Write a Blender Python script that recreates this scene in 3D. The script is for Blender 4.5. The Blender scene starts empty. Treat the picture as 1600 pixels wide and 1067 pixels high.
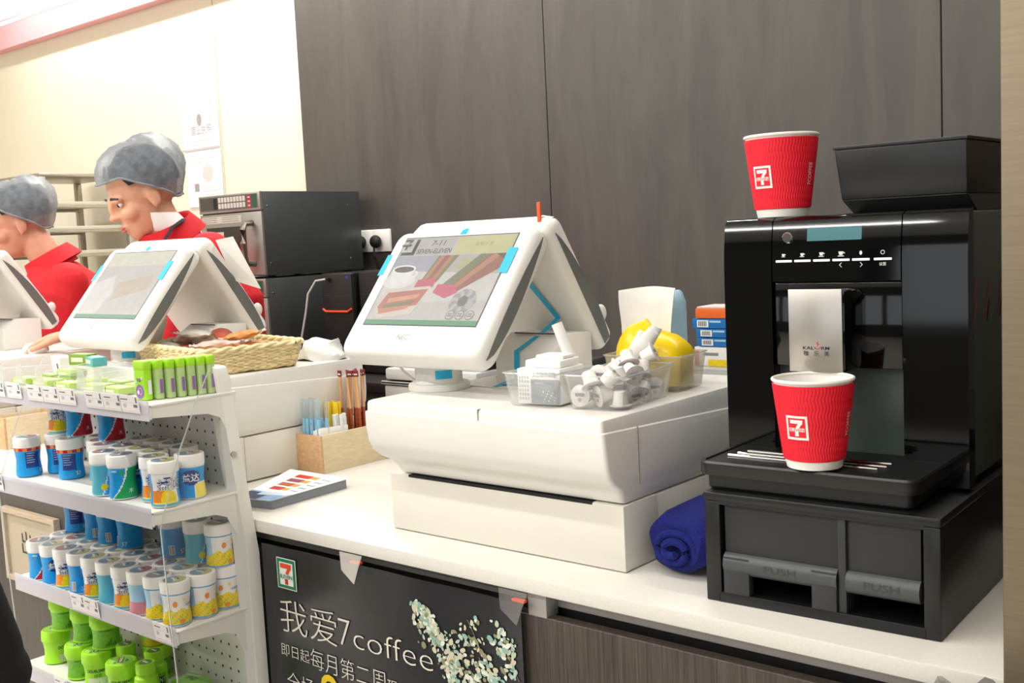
import bpy, bmesh, math, random
from mathutils import Matrix, Vector
rnd = random.Random(7)
S = bpy.context.scene
COL = S.collection
PI = math.pi

# ---------------------------------------------------------------- camera, sky, exposure
cam_d = bpy.data.cameras.new('camera')
cam = bpy.data.objects.new('camera', cam_d)
COL.objects.link(cam)
cam_d.sensor_width = 36.0
cam_d.lens = 38.25
cam_d.clip_start = 0.02
YAW, PITCH, ROLL = map(math.radians, (-40.446, -5.525, -2.778))
_f = Vector((math.sin(YAW) * math.cos(PITCH), math.cos(YAW) * math.cos(PITCH), math.sin(PITCH)))
_r = _f.cross(Vector((0, 0, 1))).normalized()
_u = _r.cross(_f)
_c, _s = math.cos(ROLL), math.sin(ROLL)
_right, _up = _c * _r + _s * _u, -_s * _r + _c * _u
cam.matrix_world = Matrix(((_right.x, _up.x, -_f.x, 0.721), (_right.y, _up.y, -_f.y, -1.160),
                           (_right.z, _up.z, -_f.z, 1.408), (0, 0, 0, 1)))
S.camera = cam
S.view_settings.view_transform = 'Standard'
S.view_settings.look = 'None'
S.view_settings.gamma = 1.0
S.view_settings.use_curve_mapping = False
S.view_settings.exposure = 0.40
S.cycles.transparent_max_bounces = 24
S.cycles.max_bounces = 8
w = bpy.data.worlds.new('store_daylight')
S.world = w
w.use_nodes = True
w.node_tree.nodes['Background'].inputs[0].default_value = (0.93, 0.96, 1.0, 1)
w.node_tree.nodes['Background'].inputs[1].default_value = 1.15

# ---------------------------------------------------------------- materials
def lin(c):
    return c / 12.92 if c <= 0.04045 else ((c + 0.055) / 1.055) ** 2.4
def rgb(c):
    if isinstance(c, str):
        c = c.lstrip('#')
        c = [int(c[i:i + 2], 16) for i in (0, 2, 4)]
    return tuple(lin(x / 255.0) for x in c[:3]) + (1.0,)
MATS = {}
def mat(name, col, rough=0.5, metal=0.0, spec=0.5, var=0.03, scale=30.0, bump=0.0, bscale=200.0, coat=0.0, emit=0.0, stretch=None, sss=0.0):
    if name in MATS:
        return MATS[name]
    m = bpy.data.materials.new(name)
    m.use_nodes = True
    nt = m.node_tree
    b = nt.nodes['Principled BSDF']
    b.inputs['Roughness'].default_value = rough
    b.inputs['Metallic'].default_value = metal
    b.inputs['Specular IOR Level'].default_value = spec
    b.inputs['Coat Weight'].default_value = coat
    b.inputs['Subsurface Weight'].default_value = sss
    c = rgb(col)
    tc = nt.nodes.new('ShaderNodeTexCoord')
    mp = nt.nodes.new('ShaderNodeMapping')
    if stretch:
        mp.inputs['Scale'].default_value = stretch
    nt.links.new(tc.outputs['Object'], mp.inputs[0])
    nz = nt.nodes.new('ShaderNodeTexNoise')
    nz.inputs['Scale'].default_value = scale
    nz.inputs['Detail'].default_value = 3
    nt.links.new(mp.outputs[0], nz.inputs[0])
    rp = nt.nodes.new('ShaderNodeValToRGB')
    rp.color_ramp.elements[0].position = 0.3
    rp.color_ramp.elements[1].position = 0.7
    rp.color_ramp.elements[0].color = tuple(max(0, x * (1 - var)) for x in c[:3]) + (1,)
    rp.color_ramp.elements[1].color = tuple(min(1, x * (1 + var)) for x in c[:3]) + (1,)
    nt.links.new(nz.outputs[0], rp.inputs[0])
    nt.links.new(rp.outputs[0], b.inputs['Base Color'])
    if emit:
        nt.links.new(rp.outputs[0], b.inputs['Emission Color'])
        b.inputs['Emission Strength'].default_value = emit
    if bump:
        n2 = nt.nodes.new('ShaderNodeTexNoise')
        n2.inputs['Scale'].default_value = bscale
        nt.links.new(mp.outputs[0], n2.inputs[0])
        bp = nt.nodes.new('ShaderNodeBump')
        bp.inputs['Strength'].default_value = bump
        bp.inputs['Distance'].default_value = 0.002
        nt.links.new(n2.outputs[0], bp.inputs['Height'])
        nt.links.new(bp.outputs[0], b.inputs['Normal'])
    MATS[name] = m
    return m
def clear(name, tint, alpha=0.15, rough=0.1, gloss=0.12, noise=0.0, nscale=40):
    """thin clear or frosted plastic film: mostly see-through, a little body colour, a glossy surface"""
    if name in MATS:
        return MATS[name]
    m = bpy.data.materials.new(name)
    m.use_nodes = True
    nt = m.node_tree
    nt.nodes.clear()
    out = nt.nodes.new('ShaderNodeOutputMaterial')
    tr = nt.nodes.new('ShaderNodeBsdfTransparent')
    df = nt.nodes.new('ShaderNodeBsdfDiffuse')
    df.inputs[0].default_value = rgb(tint)
    tl = nt.nodes.new('ShaderNodeBsdfTranslucent')
    tl.inputs[0].default_value = rgb(tint)
    ds = nt.nodes.new('ShaderNodeMixShader')
    ds.inputs[0].default_value = 0.5
    nt.links.new(df.outputs[0], ds.inputs[1]); nt.links.new(tl.outputs[0], ds.inputs[2])
    a = nt.nodes.new('ShaderNodeMixShader')
    a.inputs[0].default_value = alpha
    nt.links.new(tr.outputs[0], a.inputs[1]); nt.links.new(ds.outputs[0], a.inputs[2])
    if noise:
        tc = nt.nodes.new('ShaderNodeTexCoord')
        nz = nt.nodes.new('ShaderNodeTexNoise')
        nz.inputs['Scale'].default_value = nscale
        nz.inputs['Detail'].default_value = 5
        nt.links.new(tc.outputs['Object'], nz.inputs[0])
        mr = nt.nodes.new('ShaderNodeMapRange')
        mr.inputs[1].default_value = 0.35; mr.inputs[2].default_value = 0.65
        mr.inputs[3].default_value = max(0, alpha - noise); mr.inputs[4].default_value = min(1, alpha + noise)
        nt.links.new(nz.outputs[0], mr.inputs[0]); nt.links.new(mr.outputs[0], a.inputs[0])
    gl = nt.nodes.new('ShaderNodeBsdfGlossy')
    gl.inputs['Roughness'].default_value = rough
    lw = nt.nodes.new('ShaderNodeLayerWeight')
    lw.inputs[0].default_value = 0.25
    mu = nt.nodes.new('ShaderNodeMath'); mu.operation = 'MULTIPLY'
    mu.inputs[1].default_value = gloss * 2.5
    nt.links.new(lw.outputs['Fresnel'], mu.inputs[0])
    g = nt.nodes.new('ShaderNodeMixShader')
    nt.links.new(mu.outputs[0], g.inputs[0])
    nt.links.new(a.outputs[0], g.inputs[1]); nt.links.new(gl.outputs[0], g.inputs[2])
    nt.links.new(g.outputs[0], out.inputs[0])
    MATS[name] = m
    return m
def wood(name, c1, c2, rough=0.5, stretch=(1, 1, 0.08), scale=60, bump=0.1, spec=0.4, detail=6):
    if name in MATS:
        return MATS[name]
    m = bpy.data.materials.new(name)
    m.use_nodes = True
    nt = m.node_tree
    b = nt.nodes['Principled BSDF']
    b.inputs['Roughness'].default_value = rough
    b.inputs['Specular IOR Level'].default_value = spec
    tc = nt.nodes.new('ShaderNodeTexCoord')
    mp = nt.nodes.new('ShaderNodeMapping')
    mp.inputs['Scale'].default_value = stretch
    nt.links.new(tc.outputs['Object'], mp.inputs[0])
    nz = nt.nodes.new('ShaderNodeTexNoise')
    nz.inputs['Scale'].default_value = scale
    nz.inputs['Detail'].default_value = detail
    nz.inputs['Roughness'].default_value = 0.65
    nz.inputs['Distortion'].default_value = 0.6
    nt.links.new(mp.outputs[0], nz.inputs[0])
    rp = nt.nodes.new('ShaderNodeValToRGB')
    rp.color_ramp.elements[0].position = 0.35
    rp.color_ramp.elements[1].position = 0.68
    rp.color_ramp.elements[0].color = rgb(c1)
    rp.color_ramp.elements[1].color = rgb(c2)
    nt.links.new(nz.outputs[0], rp.inputs[0])
    nt.links.new(rp.outputs[0], b.inputs['Base Color'])
    bp = nt.nodes.new('ShaderNodeBump')
    bp.inputs['Strength'].default_value = bump
    bp.inputs['Distance'].default_value = 0.001
    nt.links.new(nz.outputs[0], bp.inputs['Height'])
    nt.links.new(bp.outputs[0], b.inputs['Normal'])
    MATS[name] = m
    return m

# ---------------------------------------------------------------- text outlines (converted to mesh once, cached)
_TXT = {}
def text2d(s, bold=0.0):
    k = (s, bold)
    if k in _TXT:
        return _TXT[k]
    cu = bpy.data.curves.new('lettering', 'FONT')
    cu.body = s
    cu.size = 1.0
    cu.resolution_u = 3
    cu.offset = bold
    ob = bpy.data.objects.new('lettering_source', cu)
    COL.objects.link(ob)
    dg = bpy.context.evaluated_depsgraph_get()
    me = bpy.data.meshes.new_from_object(ob.evaluated_get(dg))
    vs = [(v.co.x, v.co.y) for v in me.vertices]
    fs = [tuple(p.vertices) for p in me.polygons]
    bpy.data.objects.remove(ob)
    bpy.data.curves.remove(cu)
    bpy.data.meshes.remove(me)
    x0 = min(v[0] for v in vs); x1 = max(v[0] for v in vs)
    y0 = min(v[1] for v in vs); y1 = max(v[1] for v in vs)
    _TXT[k] = (vs, fs, (x0, x1, y0, y1))
    return _TXT[k]

# ---------------------------------------------------------------- mesh builder (world coordinates)
class Frame:
    """a flat drawing plane: origin + right and up unit vectors"""
    def __init__(s, o, ex, ey):
        s.o = Vector(o); s.ex = Vector(ex).normalized(); s.ey = Vector(ey).normalized()
        s.n = s.ex.cross(s.ey).normalized()
    def __call__(s, x, y, h=0.0):
        return s.o + s.ex * x + s.ey * y + s.n * h
class Wrap:
    """a drawing surface wrapped round a lathe: x is arc length, y is height"""
    def __init__(s, c, rf, a0):
        s.c = Vector(c); s.rf = rf; s.a0 = a0
    def __call__(s, x, y, h=0.0):
        r = s.rf(y) + h
        a = s.a0 + x / s.rf(y)
        return s.c + Vector((r * math.cos(a), r * math.sin(a), y))
class MB:
    def __init__(s):
        s.bm = bmesh.new(); s.ms = []; s.smooth = set()
    def mi(s, m):
        if m not in s.ms:
            s.ms.append(m)
        return s.ms.index(m)
    def face(s, pts, m, smooth=False):
        vs = [s.bm.verts.new(p) for p in pts]
        try:
            f = s.bm.faces.new(vs)
        except ValueError:
            return None
        f.material_index = s.mi(m); f.smooth = smooth
        return f
    def mesh(s, vs, fs, m, smooth=False):
        bv = [s.bm.verts.new(v) for v in vs]
        k = s.mi(m) if not callable(m) else None
        for i, f in enumerate(fs):
            try:
                bf = s.bm.faces.new([bv[j] for j in f])
            except ValueError:
                continue
            bf.material_index = k if k is not None else s.mi(m(i))
            bf.smooth = smooth
        return bv
    def box(s, x0, x1, y0, y1, z0, z1, m, bev=0.0, seg=2, T=None):
        P = [(x0, y0, z0), (x1, y0, z0), (x1, y1, z0), (x0, y1, z0), (x0, y0, z1), (x1, y0, z1), (x1, y1, z1), (x0, y1, z1)]
        if T is not None:
            P = [T @ Vector(p) for p in P]
        bv = s.mesh(P, [(0, 3, 2, 1), (4, 5, 6, 7), (0, 1, 5, 4), (1, 2, 6, 5), (2, 3, 7, 6), (3, 0, 4, 7)], m)
        if bev > 0:
            es = list({e for v in bv for e in v.link_edges})
            bmesh.ops.bevel(s.bm, geom=es, offset=bev, segments=seg, profile=0.5, affect='EDGES', clamp_overlap=True)
    def hexa(s, P, m, bev=0.0, seg=2):
        """eight corners: bottom ring then top ring"""
        bv = s.mesh(P, [(0, 3, 2, 1), (4, 5, 6, 7), (0, 1, 5, 4), (1, 2, 6, 5), (2, 3, 7, 6), (3, 0, 4, 7)], m)
        if bev > 0:
            es = list({e for v in bv for e in v.link_edges})
            bmesh.ops.bevel(s.bm, geom=es, offset=bev, segments=seg, profile=0.5, affect='EDGES', clamp_overlap=True)
    def prism(s, pts, fr, h0, h1, m, bev=0.0, seg=2, smooth=False):
        n = len(pts)
        V = [fr(x, y, h0) for x, y in pts] + [fr(x, y, h1) for x, y in pts]
        F = [tuple(range(n - 1, -1, -1)), tuple(range(n, 2 * n))] + [(i, (i + 1) % n, n + (i + 1) % n, n + i) for i in range(n)]
        bv = s.mesh(V, F, m, smooth)
        if bev > 0:
            es = [e for v in bv for e in v.link_edges if (e.verts[0] in bv[:n]) == (e.verts[1] in bv[:n])]
            bmesh.ops.bevel(s.bm, geom=list(set(es)), offset=bev, segments=seg, profile=0.5, affect='EDGES', clamp_overlap=True)
    def loft(s, rings, m, cap=True, smooth=True, close=True):
        n = len(rings[0])
        V = [p for r in rings for p in r]
        F = []
        for i in range(len(rings) - 1):
            for j in range(n if close else n - 1):
                F.append((i * n + j, i * n + (j + 1) % n, (i + 1) * n + (j + 1) % n, (i + 1) * n + j))
        if cap:
            F.append(tuple(range(n - 1, -1, -1)))
            F.append(tuple((len(rings) - 1) * n + j for j in range(n)))
        return s.mesh(V, F, m, smooth)
    def lathe(s, c, prof, m, seg=32, mf=None, cap=(True, True), smooth=True, rmod=None):
        c = Vector(c)
        V, F = [], []
        for r, z in prof:
            for j in range(seg):
                a = 2 * PI * j / seg
                rr = r + (rmod(a, z) if rmod else 0)
                V.append(c + Vector((rr * math.cos(a), rr * math.sin(a), z)))
        mm = []
        for i in range(len(prof) - 1):
            for j in range(seg):
                F.append((i * seg + j, i * seg + (j + 1) % seg, (i + 1) * seg + (j + 1) % seg, (i + 1) * seg + j))
                mm.append(mf(2 * PI * (j + .5) / seg, (prof[i][1] + prof[i + 1][1]) / 2) if mf else m)
        if cap[0]:
            F.append(tuple(range(seg - 1, -1, -1))); mm.append(m)
        if cap[1]:
            F.append(tuple((len(prof) - 1) * seg + j for j in range(seg))); mm.append(m)
        bv = [s.bm.verts.new(v) for v in V]
        for f, q in zip(F, mm):
            bf = s.bm.faces.new([bv[j] for j in f])
            bf.material_index = s.mi(q)
            bf.smooth = smooth and len(f) == 4
    def tube(s, pts, r, m, seg=8, smooth=True, cap=True, flat=1.0):
        pts = [Vector(p) for p in pts]
        rings = []
        up = Vector((0, 0, 1))
        for i, p in enumerate(pts):
            d = (pts[min(i + 1, len(pts) - 1)] - pts[max(i - 1, 0)])
            if d.length < 1e-9:
                d = Vector((0, 0, 1))
            d.normalize()
            a = d.cross(up)
            if a.length < 1e-3:
                a = d.cross(Vector((0, 1, 0)))
            a.normalize(); b = a.cross(d)
            rr = r[i] if isinstance(r, (list, tuple)) else r
            rings.append([p + a * rr * math.cos(2 * PI * j / seg) + b * rr * flat * math.sin(2 * PI * j / seg) for j in range(seg)])
        s.loft(rings, m, cap, smooth)
    def ball(s, c, r, m, u=16, v=10, T=None):
        if not isinstance(r, (list, tuple)):
            r = (r, r, r)
        c = Vector(c)
        V = [Vector((0, 0, -r[2]))]
        for i in range(1, v):
            t = -PI / 2 + PI * i / v
            for j in range(u):
                a = 2 * PI * j / u
                V.append(Vector((r[0] * math.cos(t) * math.cos(a), r[1] * math.cos(t) * math.sin(a), r[2] * math.sin(t))))
        V.append(Vector((0, 0, r[2])))
        F = [(0, 1 + (j + 1) % u, 1 + j) for j in range(u)]
        for i in range(v - 2):
            for j in range(u):
                F.append((1 + i * u + j, 1 + i * u + (j + 1) % u, 1 + (i + 1) * u + (j + 1) % u, 1 + (i + 1) * u + j))
        L = len(V) - 1
        F += [(L, 1 + (v - 2) * u + j, 1 + (v - 2) * u + (j + 1) % u) for j in range(u)]
        if T is not None:
            V = [T @ x for x in V]
        return s.mesh([c + x for x in V], F, m, True)
    def poly(s, pts, fr, m, h=0.0004):
        return s.face([fr(x, y, h) for x, y in pts], m)
    def rect(s, x0, x1, y0, y1, fr, m, h=0.0004, n=1):
        for i in range(n):
            a = x0 + (x1 - x0) * i / n; b = x0 + (x1 - x0) * (i + 1) / n
            s.face([fr(a, y0, h), fr(b, y0, h), fr(b, y1, h), fr(a, y1, h)], m)
    def patch(s, a, b, c, d, fr, m, h=0.0004, nx=6, ny=3):
        """bilinear patch: a lower left, b lower right, c upper right, d upper left"""
        def P(i, j):
            u, v = i / nx, j / ny
            x = (a[0] * (1 - u) + b[0] * u) * (1 - v) + (d[0] * (1 - u) + c[0] * u) * v
            y = (a[1] * (1 - u) + b[1] * u) * (1 - v) + (d[1] * (1 - u) + c[1] * u) * v
            return fr(x, y, h)
        for i in range(nx):
            for j in range(ny):
                s.face([P(i, j), P(i + 1, j), P(i + 1, j + 1), P(i, j + 1)], m)
    def disc(s, x, y, r, fr, m, h=0.0004, n=16, ry=None):
        ry = ry or r
        s.face([fr(x + r * math.cos(2 * PI * i / n), y + ry * math.sin(2 * PI * i / n), h) for i in range(n)], m)
    def text(s, st, x, y, size, fr, m, h=0.0006, align='l', bold=0.0, width=None, shear=0.0):
        """capital height of about size; x,y is the baseline start (or centre, or right end)"""
        vs, fs, (x0, x1, y0, y1) = text2d(st, bold)
        k = size / 0.72
        kx = k if width is None else width / (x1 - x0)
        off = {'l': x0, 'c': (x0 + x1) / 2, 'r': x1}[align]
        s.mesh([fr(x + (vx - off + shear * vy) * kx, y + vy * k, h) for vx, vy in vs], fs, m)
    def build(s, name, parent=None, loc=None, inv=None, sharp=0.6):
        me = bpy.data.meshes.new(name)
        for f in s.bm.faces:
            pass
        s.bm.normal_update()
        if loc is not None:
            s.bm.transform(Matrix.Translation(-Vector(loc)))
        if inv is not None:
            s.bm.transform(inv)
        s.bm.to_mesh(me); s.bm.free()
        for m in s.ms:
            me.materials.append(m)
        try:
            me.set_sharp_from_angle(angle=sharp)
        except Exception:
            pass
        o = bpy.data.objects.new(name, me)
        COL.objects.link(o)
        if parent is not None:
            o.parent = parent
        if loc is not None:
            o.location = loc
        return o
ROOT_INV = {}
def thing(name, label, cat, loc, rz=0.0, group=None):
    o = bpy.data.objects.new(name, None)
    COL.objects.link(o)
    o.empty_display_size = 0.05
    o.location = loc; o.rotation_euler = (0, 0, rz)
    o['label'] = label; o['category'] = cat
    if group:
        o['group'] = group
    ROOT_INV[o] = (Matrix.Translation(Vector(loc)) @ Matrix.Rotation(rz, 4, 'Z')).inverted()
    return o
def part(root, name, mb, under=None, label=None):
    """mb is in world coordinates; root is the thing, under an optional part that carries this sub-part"""
    o = mb.build(name, under or root, inv=ROOT_INV[root])
    if label:
        o['label'] = label
    return o
def single(name, mb, label, cat, loc, group=None):
    o = mb.build(name, None, loc=loc)
    o['label'] = label; o['category'] = cat
    if group:
        o['group'] = group
    return o
def struct(name, mb, label=None):
    o = mb.build(name)
    o['kind'] = 'structure'
    if label:
        o['label'] = label
        o['category'] = name.split('_')[0]
    return o
def dup(root, loc, rz=None, label=None, group=None, scale=None):
    r = root.copy(); COL.objects.link(r)
    r.location = loc
    if rz is not None:
        r.rotation_euler = (0, 0, rz) if not isinstance(rz, (tuple, list)) else rz
    if label:
        r['label'] = label
    if group:
        r['group'] = group
    if scale:
        r.scale = scale
    for ch in list(root.children):
        c = ch.copy(); COL.objects.link(c); c.parent = r
        for g in list(ch.children):
            d = g.copy(); COL.objects.link(d); d.parent = c
    return r
def rrect(x0, x1, y0, y1, r, n=5):
    out = []
    for cx, cy, a in ((x1 - r, y1 - r, 0), (x0 + r, y1 - r, PI / 2), (x0 + r, y0 + r, PI), (x1 - r, y0 + r, 1.5 * PI)):
        for i in range(n + 1):
            t = a + PI / 2 * i / n
            out.append((cx + r * math.cos(t), cy + r * math.sin(t)))
    return out
ORD = ['first', 'second', 'third', 'fourth', 'fifth', 'sixth', 'seventh', 'eighth', 'ninth', 'tenth', 'eleventh', 'twelfth', 'thirteenth', 'fourteenth']

# common colours
WHITE = mat('white_plastic', '#e9e7e1', 0.38, var=0.01)
WHITE2 = mat('white_coated_steel', '#e6e2d6', 0.42, var=0.012)
GREYP = mat('slate_plastic_insert', '#6b6e6b', 0.55)
BLACK_GLOSS = mat('glossy_black_plastic', '#070808', 0.06, spec=0.5, var=0.0)
BLACK_SATIN = mat('satin_black_plastic', '#0f1010', 0.35, var=0.05)
BLACK_MATT = mat('matt_black_plastic', '#141414', 0.6, var=0.05)
CHAR = mat('charcoal_plastic', '#2e3032', 0.42, var=0.04)
TAPE = mat('cyan_tape', '#22b4e0', 0.5, var=0.02)
PAPER = mat('white_paper', '#f2f1ec', 0.8, var=0.01)
INK = mat('black_ink', '#1b1b1d', 0.6)
GREYINK = mat('grey_ink', '#8d8d8d', 0.7)
RED = mat('signal_red', '#d31226', 0.5)
STEEL = mat('brushed_steel', '#b3b0aa', 0.3, metal=1.0, var=0.08, scale=40, stretch=(1, 1, 12))
CHROME = mat('polished_chrome', '#d5d5d5', 0.12, metal=1.0)
ORANGE = mat('orange_plastic', '#f0541e', 0.5)
SHADOW_GAP = mat('dark_gap', '#191817', 0.8)
CLEAR = clear('clear_plastic', '#f4f6f4', 0.10, 0.08, 0.16)
ACRYL = clear('acrylic_sheet', '#f4f6f4', 0.03, 0.05, 0.025)
FROST = clear('frosted_plastic', '#f1f1ee', 0.30, 0.2, 0.14)
EDGE = clear('acrylic_edge', '#dfe6e4', 0.45, 0.1, 0.2)
# ---------------------------------------------------------------- ceiling lamps (area lights in slim housings)
HOUSING = mat('lamp_housing', '#f2f2f0', 0.5)
def tube_lamp(x, y, z, along, power, label, length=1.2, width=0.055, tint=(1.0, 0.975, 0.94)):
    t = thing('ceiling_light', label, 'ceiling light', (x, y, z), 0 if along == 'x' else PI / 2, 'slim ceiling lamps over the shop')
    mb = MB()
    if along == 'x':
        mb.box(x - length / 2, x + length / 2, y - width / 2, y + width / 2, z + 0.01, z + 0.07, HOUSING, 0.006)
    else:
        mb.box(x - width / 2, x + width / 2, y - length / 2, y + length / 2, z + 0.01, z + 0.07, HOUSING, 0.006)
    part(t, 'housing', mb)
    ld = bpy.data.lights.new('lamp', 'AREA')
    ld.shape = 'RECTANGLE'; ld.size = length; ld.size_y = width
    ld.energy = power; ld.color = tint
    lo = bpy.data.objects.new('lamp', ld)
    COL.objects.link(lo)
    lo.parent = t
    lo.location = (0, 0, 0.004)
CEIL = 2.95
k = 0
for row, (yy, pw) in enumerate(((-0.75, 10.5), (-2.1, 16), (-3.6, 16), (1.28, 14))):
    for xx in (-4.2, -2.8, -1.4, 0.0, 1.4):
        k += 1
        tube_lamp(xx, yy, 2.84, 'x', pw * {-4.2: 1.2 if yy < 0 else .6, -2.8: 1.25, -1.4: 1.2, 0.0: 0.75, 1.4: 0.35}[xx], 'slim white ceiling lamp, %s along the %s row from the back wall' % (ORD[int((xx + 4.2) / 1.4 + .1)], ORD[(1, 2, 3, 0)[row]]))

# ---------------------------------------------------------------- the setting
CREAM = mat('cream_wall_paint', '#efe6d0', 0.7, var=0.01)
DARKWOOD = wood('dark_ash_laminate', '#4d4844', '#5b5651', 0.42, (0.7, 0.7, 0.12), 14, 0.02, 0.4)
DARKWOOD2 = wood('dark_oak_laminate', '#39332f', '#5a5149', 0.5, (6, 6, 0.16), 40, 0.15, 0.3)
QUARTZ = mat('white_quartz', '#e1ded5', 0.3, var=0.03, scale=260)
FLOOR = mat('pale_floor_tile', '#d6d0c6', 0.35, var=0.05, scale=4)
mb = MB(); mb.box(-7.5, 4, -6, 1.75, -0.05, 0, FLOOR); struct('floor', mb)
mb = MB(); mb.box(-7.5, 4, -6, 1.75, CEIL, CEIL + 0.05, mat('ceiling_white', '#f4f2ec', 0.8)); struct('ceiling', mb)
mb = MB(); mb.box(-7.5, 4, 1.62, 1.75, 0, CEIL, CREAM)
mb.box(-3.203, -3.199, 1.6175, 1.62, 0, CEIL, mat('wall_joint', '#cbbf9f', 0.8))
struct('wall_back', mb)
edges = (-2.65, -1.44, -0.212, 1.016, 2.24)
for i in range(4):
    mb = MB()
    mb.box(edges[i] + 0.0015, edges[i + 1] - 0.0015, 1.6, 1.62, 0, CEIL, DARKWOOD, 0.0012, 1)
    struct('trim_%d' % (i + 1), mb)
mb = MB()
PINK = mat('pink_sign_stripe', '#f3b0b5', 0.5)
SIGNW = mat('lit_white_sign', '#fffdfa', 0.5, emit=0.9)
mb.box(-7.5, -2.9, 1.56, 1.62, 2.494, 2.61, PINK)
mb.box(-7.5, -2.9, 1.556, 1.62, 2.61, 2.628, SIGNW)
mb.box(-7.5, -2.9, 1.556, 1.62, 2.628, 2.636, PINK)
mb.box(-7.5, -2.9, 1.556, 1.62, 2.636, CEIL, SIGNW)
struct('trim_5', mb)

# ---------------------------------------------------------------- counter
mb = MB()
mb.box(-4.6, 0.392, 0.0, 0.56, 0.897, 0.92, QUARTZ, 0.0025)
o = single('countertop', mb, 'white speckled quartz countertop under the cash registers and coffee machine', 'countertop', (-2, 0.28, 0.897))
cab = thing('counter_cabinet', 'dark wood counter cabinet carrying the white quartz countertop', 'cabinet', (-2, 0.3, 0))
mb = MB(); mb.box(-4.58, 0.38, 0.05, 0.54, 0.0, 0.866, SHADOW_GAP); part(cab, 'carcass', mb)
RAIL = mat('grey_metal_rail', '#a9a5a0', 0.45, metal=0.2)
mb = MB(); mb.box(-4.58, 0.38, 0.040, 0.54, 0.870, 0.897, RAIL); part(cab, 'top_rail', mb, label='grey metal rail under the countertop')
mb = MB()
mb.box(-0.272, -0.238, 0.012, 0.040, 0.860, 0.896, RAIL, 0.001); part(cab, 'bracket', mb, label='grey metal bracket under the countertop')
for x0, x1 in ((-4.58, -3.35), (-3.347, -2.12), (-2.117, -0.89), (-0.887, 0.38)):
    mb = MB(); mb.box(x0, x1, 0.012, 0.032, 0.09, 0.861, DARKWOOD2, 0.001, 1); part(cab, 'front_panel', mb)
# back counter along the wall
bc = thing('back_counter', 'dark back counter against the wall carrying the stacked ovens', 'counter', (-1.6, 1.3, 0))
mb = MB(); mb.box(-3.1, 0.9, 1.06, 1.598, 0.955, 0.985, mat('dark_worktop', '#2b2a2a', 0.4), 0.003); part(bc, 'worktop', mb)
mb = MB(); mb.box(-3.08, 0.88, 1.08, 1.598, 0.0, 0.955, DARKWOOD2); part(bc, 'carcass', mb)

# stainless appliance at the right end of the counter
mb = MB()
STEELB = mat('beige_brushed_steel', '#7a6d59', 0.45, metal=0.55, var=0.07, scale=18, stretch=(1, 1, 20))
mb.box(0.394, 0.98, -0.03, 0.58, 0.0, 1.9, STEELB, 0.004)
mb.box(0.394, 0.98, -0.032, -0.03, 0.88, 0.884, mat('steel_seam', '#6d6556', 0.5, metal=0.6))
single('steel_cabinet', mb, 'tall brushed steel cabinet closing the right end of the white counter', 'cabinet', (0.69, 0.27, 0))

# ---------------------------------------------------------------- seven-eleven style emblem drawn on any surface
def emblem(mb, fr, x, y, s, frame, field, seven, seven2, letters, band, h=0.0006, n=6, inner=None):
    """s is the emblem's height; drawn from centre x,y"""
    q = s / 2
    mb.rect(x - q * .95, x + q * .95, y - q, y + q, fr, frame, h, n)
    if inner:
        mb.rect(x - q * .89, x + q * .89, y - q * .94, y + q * .94, fr, inner, h * 1.15, n)
        mb.rect(x - q * .66, x + q * .66, y - q * .74, y + q * .74, fr, field, h * 1.3, n)
    else:
        mb.rect(x - q * .76, x + q * .76, y - q * .80, y + q * .80, fr, field, h * 1.3, n)
    # the numeral: a bar on top and a tapering stem
    def pp(*c):
        return [(x + q * u, y + q * v) for u, v in c]
    mb.patch(*pp((-.55, .36), (.52, .36), (.56, .66), (-.55, .66)), fr, seven, h * 1.6)
    mb.patch(*pp((.03, .18), (.34, .18), (.52, .36), (.16, .36)), fr, seven, h * 1.6)
    mb.patch(*pp((-.06, .0), (.24, .0), (.34, .18), (.03, .18)), fr, seven, h * 1.6)
    mb.patch(*pp((-.16, -.68), (.16, -.68), (.15, -.30), (-.14, -.30)), fr, seven2, h * 1.6)
    mb.patch(*pp((-.14, -.30), (.15, -.30), (.24, 0), (-.06, 0)), fr, seven2, h * 1.6)
    if band:
        mb.rect(x - q * .66, x + q * .66, y - q * .31, y - q * .01, fr, band, h * 1.7, n)
    mb.text('ELEVEN', x, y - q * .28, q * .24, fr, letters, h * 2.0, 'c', 0.02, q * 1.2)

# ---------------------------------------------------------------- poster on the counter front
poster = thing('poster', 'black coffee poster with white lettering taped to the counter front', 'poster', (-0.58, 0.004, 0.40))
PB = mat('poster_black', '#26272a', 0.25, var=0.12, scale=6)
CREAMINK = mat('cream_ink', '#e9e2d4', 0.6)
pf = Frame((-0.883, 0.0, 0.88), (1, 0, 0), (0, 0, 1))
mb = MB()
# slightly wavy film sheet
N = 24
for i in range(N):
    for j in range(10):
        def P(i, j):
            x = 0.607 * i / N; z = -0.46 * j / 10
            return pf(x, z, 0.0012 * math.sin(i * 0.9) * (1 if j == 0 else 0.3 / (1 + j)) + (0.002 if i == 0 else 0))
        mb.face([P(i, j + 1), P(i + 1, j + 1), P(i + 1, j), P(i, j)], PB, True)
bmesh.ops.remove_doubles(mb.bm, verts=mb.bm.verts, dist=1e-5)
part(poster, 'sheet', mb)
mb = MB()
GREEN7 = mat('emblem_green', '#1f7d4f', 0.5); OR7 = mat('emblem_orange', '#e8502a', 0.5); RED7 = mat('emblem_red', '#c8202c', 0.5)
emblem(mb, pf, 0.067, -0.047, 0.056, PAPER, PAPER, OR7, RED7, GREEN7, PAPER, 0.002, 1, GREEN7)
mb.text('我爱', 0.041, -0.150, 0.049, pf, CREAMINK, 0.002, 'l', -0.012, 0.152)
mb.text('7', 0.199, -0.148, 0.051, pf, CREAMINK, 0.002, 'l', -0.018, 0.030)
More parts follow.
